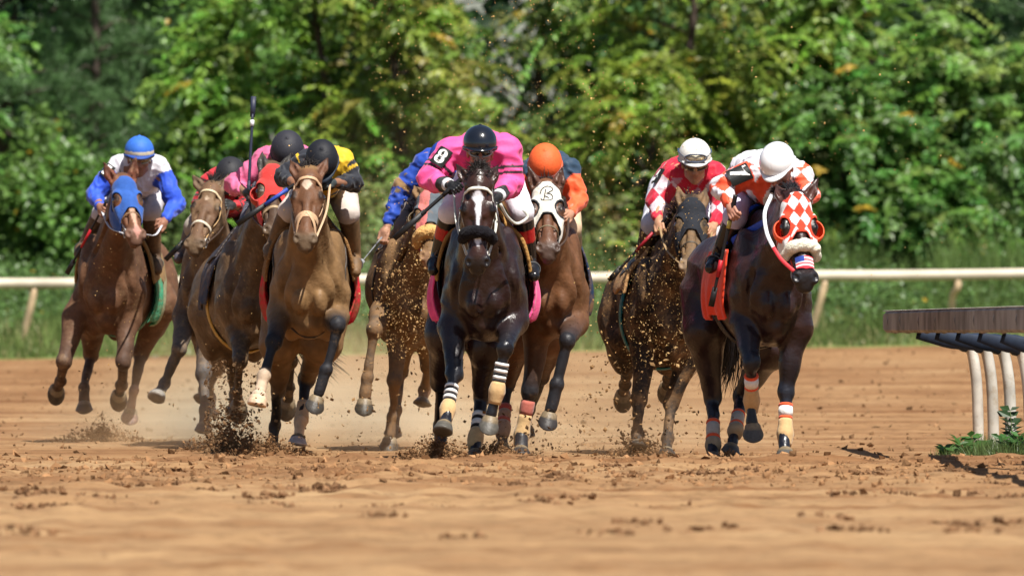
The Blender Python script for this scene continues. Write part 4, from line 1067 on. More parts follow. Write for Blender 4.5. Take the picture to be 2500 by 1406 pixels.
    # boots
    for q in 'LR':
        if 'kn' + q not in J: continue
        g = Field()
        for a_, b_, ra, rb, k, nme in legs:
            if nme == 'ca' + q: g.rc(a_ + (b_ - a_) * .16, b_, ra + .012, rb + .010, k, nme, (0, 0, 0))
            if nme == 'ft' + q: g.rc(a_, b_, ra + .008, rb + .008, k, nme, (0, 0, 0))
        d, lo, _ = g.grid(.008); v, fc = surfnet(d, lo, .008, 1)
        bb = A(*s.get('boot', (.012, .011, .012))); tt_ = np.clip(((v - J['kn' + q]) @ (J['an' + q] - J['kn' + q])) / ((J['an' + q] - J['kn' + q]) @ (J['an' + q] - J['kn' + q])), -.2, 2)
        cc = np.tile(bb, (len(v), 1))
        for t0, t1, c0 in s.get('bootband', []): cc = np.where(((tt_ > t0) & (tt_ < t1))[:, None], A(*c0), cc)
        bt = mesh_obj('boot', v, fc, M_boot_dirty if s.get('bootdirty') else M_boot, root, base, cc)
        an, to = J['an' + q], J['to' + q]; m = an + (to - an) * .62; side = nrm(np.cross(to - an, A(0, 0, 1)))
        an2 = np.linspace(0, 2 * np.pi, 20); kk = np.array([m + side * .050 * math.cos(x) + A(0, 0, 1) * (.046 * math.sin(x) + .010) for x in an2])
        sv, sf = tube(kk, .0045, 6, False); l1 = tube(np.array([m + A(0, 0, .064), m + A(0, 0, .25) + (hip - m) * A(.3, .3, 0)]), .007, 6)
        v_, f_, c_ = join([(sv, sf, (.08, .08, .08)), (l1[0], l1[1], (.12, .08, .05))])
        mesh_obj('stirrup', v_, f_, M_leather, H.root, H.base, c_)
    # helmet
    hh = s['helmet']; g = Field(); hc2 = Q(0, -.006, .054); rr = A(.107, .132, .112) * hs * hh.get('sz', 1.)
    g.el(hc2, rr, hx, .01, 'dome', (0, 0, 0)); g.rc(hc2 + uv * rr[2] * .98, hc2 + uv * (rr[2] + .002), .010, .008, .01, 'dome', (0, 0, 0))
    d, lo, xs = g.grid(.006, .02); X = np.stack(np.meshgrid(*xs, indexing='ij'), -1); ql = (X - hc2.astype(np.float32)) @ hx.T.astype(np.float32)
    zc = -.022 + .16 * np.minimum(0, -ql[..., 1]) * 0 - .30 * np.maximum(0, -ql[..., 1] - .02)
    dd = np.maximum(d, zc - ql[..., 2])
    v, fc = surfnet(dd.astype(np.float32), lo, .006, 1)
    q = (v - hc2) @ hx.T; cc = np.tile(A(*hh['col']), (len(v), 1)); z = q[:, 2]
    for z0, z1, c0 in hh.get('bands', []): cc = np.where(((z > z0) & (z < z1))[:, None], A(*c0), cc)
    ang = np.arctan2(q[:, 0], q[:, 1]); seam = np.abs(np.sin(ang * 3))
    v = v - vnormals(v, fc) * (np.exp(-(seam / .05) ** 2) * .0012 * (z > .02))[:, None]
    he = mesh_obj('helmet', v, fc, M_helm if hh.get('gloss') else M_helm_c, root, base, cc)
    # rim and small peak
    an2 = np.linspace(0, 2 * np.pi, 40); zr = lambda y: -.022 - .30 * max(0, -y - .02)
    rm = np.array([hc2 + lt * rr[0] * 1.0 * math.sin(x) + fv * rr[1] * 1.0 * math.cos(x) + uv * zr(rr[1] * math.cos(x)) for x in an2])
    pp = [tube(rm, .0075, 8, False)]
    pk = []
    for x in np.linspace(-1.05, 1.05, 15):
        ex = math.cos(x / 1.05 * 1.57) ** .6 if abs(x) < 1.04 else 0
        a0 = hc2 + lt * rr[0] * math.sin(x) + fv * rr[1] * math.cos(x) + uv * (-.016); a1 = a0 + (fv * .040 - uv * .014) * ex * hh.get('peak', 1.)
        pk += [a0 + uv * .004, a1 + uv * .003, a1 - uv * .004, a0 - uv * .006]
    pf_ = [(i * 4 + j, i * 4 + (j + 1) % 4, (i + 1) * 4 + (j + 1) % 4, (i + 1) * 4 + j) for i in range(14) for j in range(4)]
    v_, f_, c_ = join([(pp[0][0], pp[0][1], hh.get('rim', hh['col'])), (np.array(pk), np.array(pf_), hh.get('peakc', hh.get('rim', hh['col'])))])
    mesh_obj('brim', v_, f_, M_helm if hh.get('gloss') else M_helm_c, root, base, c_)
    # goggles
    gg = s.get('goggles')
    if gg:
        def goggles(oy, oz, col, frame, tilt=0.):
            g = Field(); parts = []
            for q in (-1, 1): g.el(Q(q * .033, .084 + oy - .004, oz + .004), np.array((.036, .018, .024)) * hs, rot_axes(tilt, -q * .28, 0, hx), .012, 'l', col)
            d, lo, _ = g.grid(.005); a1 = surfnet(d, lo, .005, 1); parts.append((a1[0], a1[1], col))
            fr_ = [Q(x, .100 + oy - .9 * abs(x) ** 1.55, oz + .006 + .026 * (1 if z_ else -1) * (1 - (abs(x) / .078) ** 3)) for z_ in (1, 0) for x in (np.linspace(-.072, .072, 16) if z_ else np.linspace(.072, -.072, 16))]
            fr_.append(fr_[0]); t_ = tube(np.array(fr_), .0052, 6, False); parts.append((t_[0], t_[1], frame))
            st_ = [Q(.072, .045 + oy, oz + .006), Q(.102, .0 + oy * .4, oz + .016), Q(.10, -.06, oz + .02)]
            for q in (-1, 1):
                pts = [hc + (p_ - hc) - 2 * lt * ((p_ - hc) @ lt) if q < 0 else p_ for p_ in st_]
                t_ = tube(np.array(pts), 1., 8, True, (.010, .003)); parts.append((t_[0], t_[1], frame))
            return join(parts)
        for g_ in gg:
            v_, f_, c_ = goggles(*g_); mesh_obj('goggles', v_, f_, M_glass, root, base, c_)
    H.J = J; H.jroot = root; H.jbase = base; H.hx = hx; H.hc2 = hc2; H.hr = rr
    # reins from the bit to the hands
    if hasattr(H, 'bits') and s.get('reins', True):
        parts = []
        for q, bt in zip('LR', H.bits):
            if s.get('rein_only') and q != s['rein_only']: continue
            hp = J['ha' + q] + nrm(J['ha' + q] - J['el' + q]) * .05
            mid = (bt + hp) / 2 + A(-.02 if q == 'L' else .02, 0, -s.get('sag', .08) * .4)
            v_, f_ = tube(smoothpath([bt, mid, hp], 16), 1., 8, True, (.008, .003)); parts.append((v_, f_, s.get('reinc', (.05, .03, .02))))
        v_, f_, c_ = join(parts); mesh_obj('rein', v_, f_, M_leather, H.root, H.base, c_)
    return root

def number_patch(H, txt, a_, b_, t, w_, h_, upright=None, off=.078, name='number_patch'):
    """an armband with a number lying on the sleeve between joints a_ and b_"""
    c = a_ + (b_ - a_) * t; ax_ = nrm(b_ - a_); out = A(0, -1, .25) if upright is None else A(*upright); out = nrm(out - ax_ * (out @ ax_))
    xr = np.cross(ax_, out); xr = xr if True else xr
    # xr: across the arm, ax_: down the arm
    up_ = -ax_; xr = np.cross(up_, out); 
    def pt(x, y, z): return c + xr * x + up_ * y + out * (off + z - (x * x) / .13)
    nx = 9; xs_ = np.linspace(-w_ / 2, w_ / 2, nx); vs = []; fs = []
    for i, x in enumerate(xs_):
        for (y, z) in ((-h_ / 2, 0), (h_ / 2, 0), (h_ / 2, -.006), (-h_ / 2, -.006)): vs.append(pt(x, y, z))
    for i in range(nx - 1):
        for j in range(4): fs.append((i * 4 + j, i * 4 + (j + 1) % 4, (i + 1) * 4 + (j + 1) % 4, (i + 1) * 4 + j))
    fs += [(0, 1, 2, 3), ((nx - 1) * 4 + 3, (nx - 1) * 4 + 2, (nx - 1) * 4 + 1, (nx - 1) * 4)]
    patch = mesh_obj(name, np.array(vs), np.array(fs), M_leather, H.jroot, H.jbase, np.tile((.012, .014, .013), (len(vs), 1)), False)
    cu = bpy.data.curves.new('digit', 'FONT'); cu.body = txt; cu.align_x = 'CENTER'; cu.align_y = 'CENTER'; cu.size = 1.0; cu.extrude = .0; cu.offset = .03; cu.resolution_u = 6
    tmp = bpy.data.objects.new('digit_tmp', cu); sc.collection.objects.link(tmp); bpy.context.view_layer.update()
    me = bpy.data.meshes.new_from_object(tmp); v = np.array([q.co for q in me.vertices]); polys = [list(p.vertices) for p in me.polygons]
    bpy.data.objects.remove(tmp); bpy.data.curves.remove(cu); bpy.data.meshes.remove(me)
    v[:, :2] -= (v[:, :2].max(0) + v[:, :2].min(0)) / 2; sc_ = h_ * .80 / (v[:, 1].max() - v[:, 1].min()); v *= sc_
    wv = np.array([pt(x, y, .0045) for x, y, z in v]); tri = np.array([p[:3] for p in polys if len(p) == 3] + [q for p in polys if len(p) > 3 for q in [(p[0], p[i], p[i + 1]) for i in range(1, len(p) - 1)]])
    dg = mesh_obj('number', wv, tri, M_leather, patch, H.jbase, np.tile((.85, .85, .83), (len(wv), 1)), False)
    return patch

def whip(name_label, hand, tip, back=.08, col=(.01, .01, .011), bands=(), r0=.013, r1=.009, flap=.1, bow=(0, 0, 0)):
    """a riding whip: grip, shaft and a flat flap at the tip"""
    d_ = nrm(tip - hand); L = np.linalg.norm(tip - hand); g0 = hand - d_ * back
    root = empty('riding_whip', g0, name_label, 'whip', 'riding whips')
    path = smoothpath([hand + d_ * .06, (hand + tip) / 2 + A(*bow), tip - d_ * flap], 14)
    v_, f_ = tube(path, np.linspace(r0 * .8, r1, 14), 8); mesh_obj('shaft', v_, f_, M_leather, root, g0, np.tile(col, (len(v_), 1)))
    gp = np.array([g0, g0 + d_ * .012, hand + d_ * .05, hand + d_ * .09]); v_, f_ = tube(gp, [r0 * 1.25, r0 * 1.1, r0, r0 * .9], 8)
    mesh_obj('grip', v_, f_, M_leather, root, g0, np.tile(bands[0][2] if bands and bands[0][0] == 'grip' else col, (len(v_), 1)))
    v_, f_ = tube(np.array([tip - d_ * (flap + .02), tip - d_ * flap * .6, tip]), [.9, 1, 1.], 8, True, (.018, .007), np.tile(A(0, -1, .05), (3, 1))); mesh_obj('flap', v_, f_, M_leather, root, g0, np.tile(col, (len(v_), 1)))
    for bd in bands:
        if bd[0] == 'grip': continue
        t0, t1, c0 = bd; i0 = path[0] + (path[-1] - path[0]) * 0
        seg = np.array([path[int(t0 * 13)] + (path[min(13, int(t0 * 13) + 1)] - path[int(t0 * 13)]) * (t0 * 13 % 1), path[min(13, int(t1 * 13))] + (path[min(13, int(t1 * 13) + 1)] - path[min(13, int(t1 * 13))]) * (t1 * 13 % 1)])
        v_, f_ = tube(seg, r0 + .001, 8); mesh_obj('band', v_, f_, M_leather, root, g0, np.tile(c0, (len(v_), 1)))
    return root
# ------------------------------------------------------------------ the nine horses (pixel rows and columns give where each joint stands at its own depth)
BLK = (.014, .012, .013); TAN = (.55, .36, .17); WHT = (.78, .77, .74); ORG = (.80, .10, .03)
def L(side, pts, sg, **k): return dict(side=side, p=pts, sg=sg, **k)
W6 = [(.34, .42, WHT), (.42, .49, BLK), (.49, .57, WHT), (.57, .64, BLK), (.64, .72, WHT), (.72, .78, BLK), (.78, 1.30, TAN)]
W9 = [(.30, .37, ORG), (.37, .60, WHT), (.60, .66, ORG), (.66, 1.30, TAN)]
W9h = [(.50, .57, ORG), (.57, .82, (.45, .40, .35)), (.82, .9, ORG), (.9, 1.15, (.35, .25, .15))]
HORSES = [
 dict(key='H1', seed=11, D=80.9, chest=(262, 690), croup=(328, 690), mudcol=(.22, .135, .075), coat=(.118, .058, .031), points=(.075, .042, .028), belly=(.12, .06, .035), hoofc=(.05, .035, .028), rough=.52, mud=.32,
  poll=(303, 437), muz=(337, 572), yaw=.32, hs=1.02, ears=[(253, 396), (331, 386)], face=(.135, .056, .028), muzzle=(.17, .09, .06), ear=(.17, .06, .035),
  marks=[('diamond', 0, .34, .020, .22, (.45, .28, .2)), ('diamond', .006, .50, .03, .05, (.5, .25, .2))],
  fore=[L('L', [(190, 765), (157, 882), (148, 930), (138, 948)], [-1, 1, 1], toe=(0, .3, -1)), L('R', [(312, 770), (302, 885), (297, 940), (290, 962)], [-1, 1, 1], toe=(0, .3, -1))],
  hind=[L('L', [(225, 775), (222, 868), (205, 945), (206, 992)], [1, -1, -1]), L('R', [(390, 748), (345, 862), (326, 952), (318, 1008)], [1, -1, -1], sock=(.26, .16, .12), hoof=(.2, .12, .09))],
  bridle=dict(col=(.42, .40, .42), nose=.35, nosec=(.22, .13, .07), nw=.7, browc=(.03, .08, .28)), hood=dict(col=(.022, .085, .33), t1=.30, t0=-.03, arch=1.3), forelock=0,
  cloth=dict(col=(.05, .30, .17), col2=(.30, .33, .20), off=.035, zb=-.30), pad=(.30, .18, .07), girth=(.05, .2, .12),
  label='chestnut horse in a blue blinker hood, farthest left of the field'),
 dict(key='H2', seed=12, D=79.0, chest=(520, 708), croup=(545, 700), mudcol=(.22, .145, .08), coat=(.105, .062, .034), points=(.085, .075, .070), hoofc=(.12, .11, .09), rough=.5, mud=.45,
  poll=(516, 452), muz=(470, 596), yaw=-.32, tilt=-.18, ears=[(470, 428), (560, 420)], face=(.125, .068, .038), muzzle=(.12, .08, .05), ear=(.14, .09, .055),
  marks=[('diamond', 0, .13, .018, .022, (.4, .3, .22))],
  fore=[L('L', [(458, 765), (437, 850), (402, 935), (386, 965)], [-1, 1, -1], hoof=(.25, .23, .2), band=(.4, .32, .18), toe=(0, -1, .2), tilt=.02), L('R', [(510, 790), (497, 912), (500, 1000), (497, 1045)], [-1, -1, -1])],
  hind=[L('L', [(500, 790), (505, 890), (512, 970), (515, 1010)], [1, 1, -1]), L('R', [(562, 800), (532, 895), (500, 950), (490, 976)], [1, 1, -1])],
  bridle=dict(col=(.45, .28, .12), browc=(.62, .50, .32), nose=.35, nosec=(.60, .52, .40)), forelock=90, forelen=.09, manelen=.2,
  label='muddy brown horse wearing a pale beaded browband, second from the left'),
 dict(key='H3', seed=13, D=76.7, chest=(622, 712), croup=(572, 735), mudcol=(.24, .15, .075), coat=(.100, .060, .031), points=(.055, .038, .025), hoofc=(.08, .06, .04), rough=.42, gloss=.1, mud=.35,
  poll=(666, 408), muz=(672, 562), yaw=.10, hs=1.08, ears=[(640, 368), (710, 374)], face=(.075, .042, .025), muzzle=(.10, .065, .04), ear=(.05, .045, .04),
  fore=[L('L', [(592, 800), (586, 885), (578, 955), (582, 988)], [-1, 1, 1], toe=(0, .2, -1)), L('R', [(690, 800), (708, 880), (706, 945), (702, 982)], [-1, 1, 1])],
  hind=[L('L', [(560, 790), (566, 880), (570, 960), (572, 1000)], [1, 1, -1]), L('R', [(650, 800), (690, 860), (700, 920), (700, 950)], [1, 1, -1])],
  bridle=dict(col=(.35, .25, .14), nose=.36), hood=dict(col=(.60, .035, .03), t1=.26, cups=(-1,), cupc=(.45, .04, .03)), forelock=0, girth=(.5, .3, .05),
  cloth=dict(col=(.05, .06, .09), off=.03, zb=-.08), tailpx=[(690, 745, 1.7), (712, 800, 1.9), (735, 835, 2.0)], taildir=(.9, .2, -.5), manelen=.1,
  label='dark horse in a plain red blinker hood, just left of the star-faced bay'),
 dict(key='H4', seed=14, bulb=.018, D=74.2, chest=(756, 690), croup=(758, 672), mudcol=(.25, .16, .08), coat=(.200, .115, .050), points=(.022, .022, .026), belly=(.10, .045, .02), hoofc=(.07, .06, .05), rough=.46, mud=.12,
  poll=(753, 418), muz=(744, 586), yaw=-.04, ears=[(706, 386), (800, 386)], face=(.13, .058, .028), muzzle=(.15, .10, .06), ear=(.13, .06, .035), hs=1.04, w=1.03, h=1.0,
  marks=[('diamond', -.004, .110, .033, .050, (.62, .48, .36))],
  fore=[L('L', [(690, 755), (668, 836), (644, 917), (632, 968)], [-1, -1, -1], sock=(.55, .42, .3), hoof=(.60, .42, .28), band=(.55, .42, .3), toe=(0, -1, .1), tilt=.02), L('R', [(812, 772), (824, 793), (797, 902), (772, 978)], [-1, 1, 1])],
  hind=[L('L', [(682, 840), (678, 955), (671, 1040), (666, 1092)], [1, 1, -1], points=(.02, .02, .02)), L('R', [(786, 840), (748, 925), (735, 1030), (727, 1075)], [1, -1, -1], sock=(.60, .42, .26), hoof=(.45, .38, .36), wrap=[(.55, .97, (.50, .34, .2))])],
  bridle=dict(col=(.52, .33, .19), nose=.355, nw=1.9, fig8=True, w=.013), forelock=150, forelen=.10, yoke=(.04, .025, .015),
  cloth=dict(col=(.62, .012, .035), off=.035, zb=-.30), pad=(.25, .13, .05), tail=[(0, 1.72, .2), (-.02, 2.0, .0), (-.03, 2.1, -.3)],
  label='tan bay horse with a white star on its bare forehead and pale noseband'),
 dict(key='H5', seed=15, D=76.3, chest=(1008, 712), croup=(1004, 690), coat=(.085, .055, .030), points=(.10, .082, .065), hoofc=(.07, .055, .035), rough=.6, mud=.8,
  poll=(1050, 468), muz=(1052, 628), yaw=.06, hs=1.02, ears=[(1010, 452), (1092, 452)], face=(.10, .065, .035), muzzle=(.38, .22, .14), ear=(.10, .08, .05),
  fore=[L('L', [(938, 760), (914, 804), (896, 922), (890, 984)], [-1, 1, 1]), L('R', [(975, 790), (964, 925), (958, 1015), (951, 1078)], [-1, 1, -1])],
  hind=[L('L', [(985, 800), (975, 905), (966, 1000), (960, 1050)], [1, -1, -1]), L('R', [(1048, 800), (1047, 895), (1036, 950), (1030, 985)], [1, 1, -1], sock=(.3, .17, .12))],
  bridle=dict(col=(.45, .2, .15), nose=0), fleece=(.36, (.62, .36, .13), .043), hood=dict(col=(.10, .12, .14), col2=(.55, .16, .15), split=lambda q: np.abs(q[:, 0] + .028 + .12 * q[:, 1]) < .033, t1=.27, mud=.2, cups=(-1, 1), cupc=(.13, .09, .045)), forelock=0,
  label='mud-plastered horse in a grey and pink hood with a tan sheepskin noseband'),
 dict(key='H6', seed=16, D=71.2, chest=(1182, 690), croup=(1180, 668), coat=(.023, .0105, .009), points=(.012, .012, .016), belly=(.06, .03, .015), hoofc=(.14, .13, .11), rough=.32, dr=.03, spec=.38, gloss=.35,
  poll=(1168, 434), muz=(1166, 650), yaw=.02, ears=[(1112, 398), (1217, 402)], face=(.038, .015, .010), muzzle=(.014, .012, .013), ear=(.045, .02, .015), hs=1.05, w=1.06,
  marks=[('diamond', -.003, .125, .036, .058, (.66, .66, .70)), ('diamond', 0, .20, .018, .15, (.66, .66, .70)), ('diamond', 0, .385, .022, .05, (.6, .6, .64))],
  fore=[L('L', [(1107, 785), (1109, 912), (1093, 1000), (1084, 1042)], [-1, -1, -1], wrap=W6, toe=(0, -1, .3), tilt=.02), L('R', [(1250, 782), (1233, 850), (1213, 955), (1196, 1028)], [-1, 1, 1], wrap=W6)],
  hind=[L('L', [(1088, 820), (1074, 935), (1074, 1040), (1076, 1095)], [1, 1, -1]), L('R', [(1192, 850), (1176, 968), (1161, 1070), (1160, 1112)], [1, -1, -1], wrap=[(.42, .52, WHT), (.52, .6, BLK), (.6, .72, WHT), (.72, .8, BLK), (.8, 1.25, TAN)])],
  bridle=dict(col=(.72, .71, .62), nose=0, ring2=True, w=.011), fleece=(.345, (.012, .011, .014), .036), forelock=600, forelen=.105,
  cloth=dict(col=(.80, .075, .26), col2=(.55, .06, .32), y2=.62, off=.040, zb=-.28, flare=.05), pad=(.40, .22, .07), girth=(.02, .018, .02), straps=[([(1222, 498, -.5), (1238, 528, -.42), (1262, 546, -.34), (1288, 530, -.3), (1278, 512, -.3)], (.6, .6, .54), .009)],
  label='dark brown horse with a white diamond blaze and black fleece noseband, in the centre'),
 dict(key='H7', seed=17, D=72.6, chest=(1345, 690), croup=(1310, 672), coat=(.135, .060, .026), points=(.018, .018, .022), belly=(.12, .055, .025), hoofc=(.05, .045, .045), rough=.42, spec=.3, dr=.05, gloss=.12, mud=.12, w=.96,
  poll=(1334, 452), muz=(1339, 606), yaw=.03, ears=[(1290, 405), (1374, 405)], face=(.105, .044, .022), muzzle=(.075, .045, .034), ear=(.10, .045, .03), hs=1.04,
  fore=[L('L', [(1318, 800), (1294, 955), (1274, 1060), (1272, 1104)], [-1, -1, -1], wrap=[(.22, .55, (.42, .12, .09)), (.55, 1.3, TAN)]), L('R', [(1398, 785), (1385, 832), (1359, 938), (1340, 1018)], [-1, 1, 1])],
  hind=[L('L', [(1262, 830), (1240, 938), (1228, 1045), (1225, 1095)], [1, -1, -1], wrap=[(.5, .62, (.4, .05, .04)), (.62, .78, (.35, .2, .13)), (.78, .88, (.4, .05, .04)), (.88, 1.2, (.35, .2, .13))]), L('R', [(1342, 820), (1322, 915), (1292, 1000), (1284, 1050)], [1, 1, -1])],
  bridle=dict(col=(.10, .07, .05), nose=.37, nosec=(.16, .12, .07), nw=.6), hood=dict(col=(.66, .63, .55), t1=.265, t0=-.04, arch=1.5, trim=(.012, .014, .02)), forelock=0,
  cloth=dict(col=(.018, .04, .09), off=.035, zb=-.25),
  label='bright bay horse in a white hood marked with a black letter B'),
 dict(key='H8', seed=18, D=74.2, chest=(1640, 755), croup=(1578, 762), coat=(.032, .021, .015), points=(.028, .022, .018), hoofc=(.06, .045, .03), rough=.6, mud=.5,
  poll=(1690, 490), muz=(1686, 650), yaw=.04, ears=[(1655, 455), (1724, 458)], face=(.12, .08, .045), muzzle=(.24, .17, .11), ear=(.13, .085, .05), hs=1.02,
  fore=[L('L', [(1575, 845), (1560, 975), (1556, 1060), (1555, 1092)], [-1, -1, -1]), L('R', [(1690, 840), (1638, 985), (1630, 1070), (1627, 1108)], [-1, -1, -1])],
  hind=[L('L', [(1535, 830), (1534, 888), (1526, 938), (1521, 962)], [1, 1, 1], toe=(0, .3, -1)), L('R', [(1650, 850), (1646, 895), (1632, 925), (1628, 944)], [1, 1, 1], toe=(0, .3, -1))],
  bridle=dict(col=(.08, .06, .04), nose=.36, nw=.7), hood=dict(col=(.018, .02, .026), t1=.255, t0=-.02, mud=.05), forelock=0,
  pad=(.48, .27, .12), padz=.12, girth=(.0, .16, .2),
  label='mud-spattered horse in a black hood, second from the right'),
 dict(key='H9', seed=19, D=69.5, chest=(1888, 695), croup=(1786, 702), coat=(.025, .0105, .009), points=(.012, .013, .020), belly=(.10, .05, .03), hoofc=(.10, .095, .085), rough=.32, dr=.05, spec=.36, gloss=.3, w=1.0,
  poll=(1944, 478), muz=(1972, 684), yaw=.2, ears=[(1893, 448), (1996, 436)], face=(.032, .014, .011), muzzle=(.014, .013, .016), ear=(.06, .022, .016), hs=1.08,
  fore=[L('L', [(1818, 775), (1834, 888), (1835, 978), (1838, 1046)], [-1, 1, 1], wrap=W9), L('R', [(1944, 795), (1919, 955), (1917, 1058), (1917, 1108)], [-1, -1, -1], wrap=W9)],
  hind=[L('L', [(1722, 810), (1741, 972), (1741, 1085), (1741, 1122)], [1, -1, -1], wrap=W9h), L('R', [(1880, 850), (1810, 968), (1796, 1050), (1784, 1098)], [1, -1, -1], wrap=W9h)],
  bridle=dict(col=(.62, .04, .025), nose=0, w=.013), fleece=(.335, (.74, .71, .58), .034), hood=dict(col=(.66, .05, .02), col2=(.8, .8, .8), t1=.245, t0=-.025, arch=1.5, ex=.033, cups=(-1, 1), cupc=(.85, .09, .02)), forelock=60,
  cloth=dict(col=(.78, .055, .015), off=.03, y0=.20, y1=.88, zb=-.20, zt=.22, flare=.02, one=True), pad=(.02, .08, .5), padz=.26, pady=.5, sadz=.33, tailpx=[(1768, 740, 1.75), (1790, 800, 2.0), (1796, 835, 2.1)], taildir=(-.5, .2, -.9),
  girth=(.02, .018, .02), mane=(.012, .012, .016), straps=[([(1884, 476, -.30), (1867, 520, -.42), (1872, 568, -.5), (1888, 604, -.6)], (.66, .68, .72), .012), ([(1888, 604, -.6), (1908, 634, -.66), (1938, 662, -.72)], (.55, .03, .04), .012), ([(1788, 592, .30), (1822, 572, .2), (1868, 546, .0)], (.02, .08, .55), .030, 'blanket_edge')], label='dark brown horse in a red and white diamond-checked hood, farthest right'),
]

def chk(u, w_): return ((np.floor(u + w_ + 100) + np.floor(u - w_ + 100)) % 2) == 0
PINK = A(.86, .085, .30)
def silk1(nm, t, q, v):
    c = np.tile(A(.66, .64, .70), (len(v), 1)); arm = np.isin(nm, ['foL', 'foR']) | (np.isin(nm, ['upL', 'upR']) & (t > .18))
    c[arm] = (.025, .085, .60); return c
def silk2(nm, t, q, v):
    c = np.tile(A(.55, .02, .03), (len(v), 1)); fo = np.isin(nm, ['foL', 'foR', 'upL', 'upR']) & ((t * 5.2 % 1) > .58)
    c[fo] = (.03, .03, .035); return c
def silk3(nm, t, q, v): return np.tile(A(.62, .12, .25), (len(v), 1)) * (1 + .1 * pnoise(v, 14, 3))[:, None]
def silk4(nm, t, q, v):
    c = np.tile(A(.75, .46, .02), (len(v), 1)); up = np.isin(nm, ['upL', 'upR'])
    c[np.isin(nm, ['foL', 'foR'])] = (.018, .02, .028); c[(nm == 'upR') & (((t > .12) & (t < .30)) | (t > .45))] = (.018, .02, .028); c[(nm == 'upL') & (t > .12)] = (.018, .02, .028); c[(nm == 'chest') & (q[:, 0] < -.09)] = (.018, .02, .028)
    c[(nm == 'torso') & ((q[:, 1] * 7 % 1) > .6)] = (.018, .02, .028); return c
def silk5(nm, t, q, v):
    c = np.tile(A(.012, .055, .36), (len(v), 1)); m = pnoise(v, 75, 9); c[(m > .8)] = (.18, .12, .06)
    c[np.isin(nm, ['upL']) & (t > .8)] = (.30, .18, .08); return c
def silk6(nm, t, q, v):
    c = np.tile(PINK, (len(v), 1)); up = np.isin(nm, ['upL', 'upR'])
    c[up & (((t > .50) & (t < .60)) | ((t > .68) & (t < .76)))] = (.03, .012, .02)
    c[np.isin(nm, ['foL', 'foR']) & (t > .72)] = (.014, .014, .016); return c
def silk7(nm, t, q, v):
    c = np.tile(A(.82, .12, .035), (len(v), 1)); c[(np.isin(nm, ['chest', 'torso', 'collar']) & (np.abs(q[:, 0]) > .06)) & (q[:, 2] > -.2)] = (.018, .045, .085)
    c[np.isin(nm, ['upL', 'upR']) & (t < .22)] = (.018, .045, .085); return c
def silk8(nm, t, q, v):
    c = np.tile(A(.55, .012, .04), (len(v), 1)); arm = np.isin(nm, ['foL', 'foR', 'upL', 'upR'])
    ang = np.arctan2(q[:, 1] - .1, q[:, 0]) * 0 + v[:, 0] * 7.5
    k = chk(ang * .9, v[:, 2] * 6.2); c[arm & k] = (.72, .58, .64); c[np.isin(nm, ['foL', 'foR']) & (t > .80)] = (.6, .012, .04)
    ch = np.isin(nm, ['chest', 'torso']) & chk(v[:, 0] * 7, v[:, 2] * 6) & (q[:, 2] < -.03); c[ch] = (.5, .25, .32); return c
def silk9(nm, t, q, v):
    c = np.tile(A(.80, .085, .03), (len(v), 1)); k = chk(v[:, 0] * 8.5, v[:, 2] * 7.5 + v[:, 1] * 3); c[k] = (.76, .74, .80)
    c[np.isin(nm, ['upL']) & (t < .55) & (t > .15)] = (.80, .085, .03); c[(q[:, 2] > .045) & np.isin(nm, ['chest', 'torso', 'collar'])] = (.76, .74, .80); return c

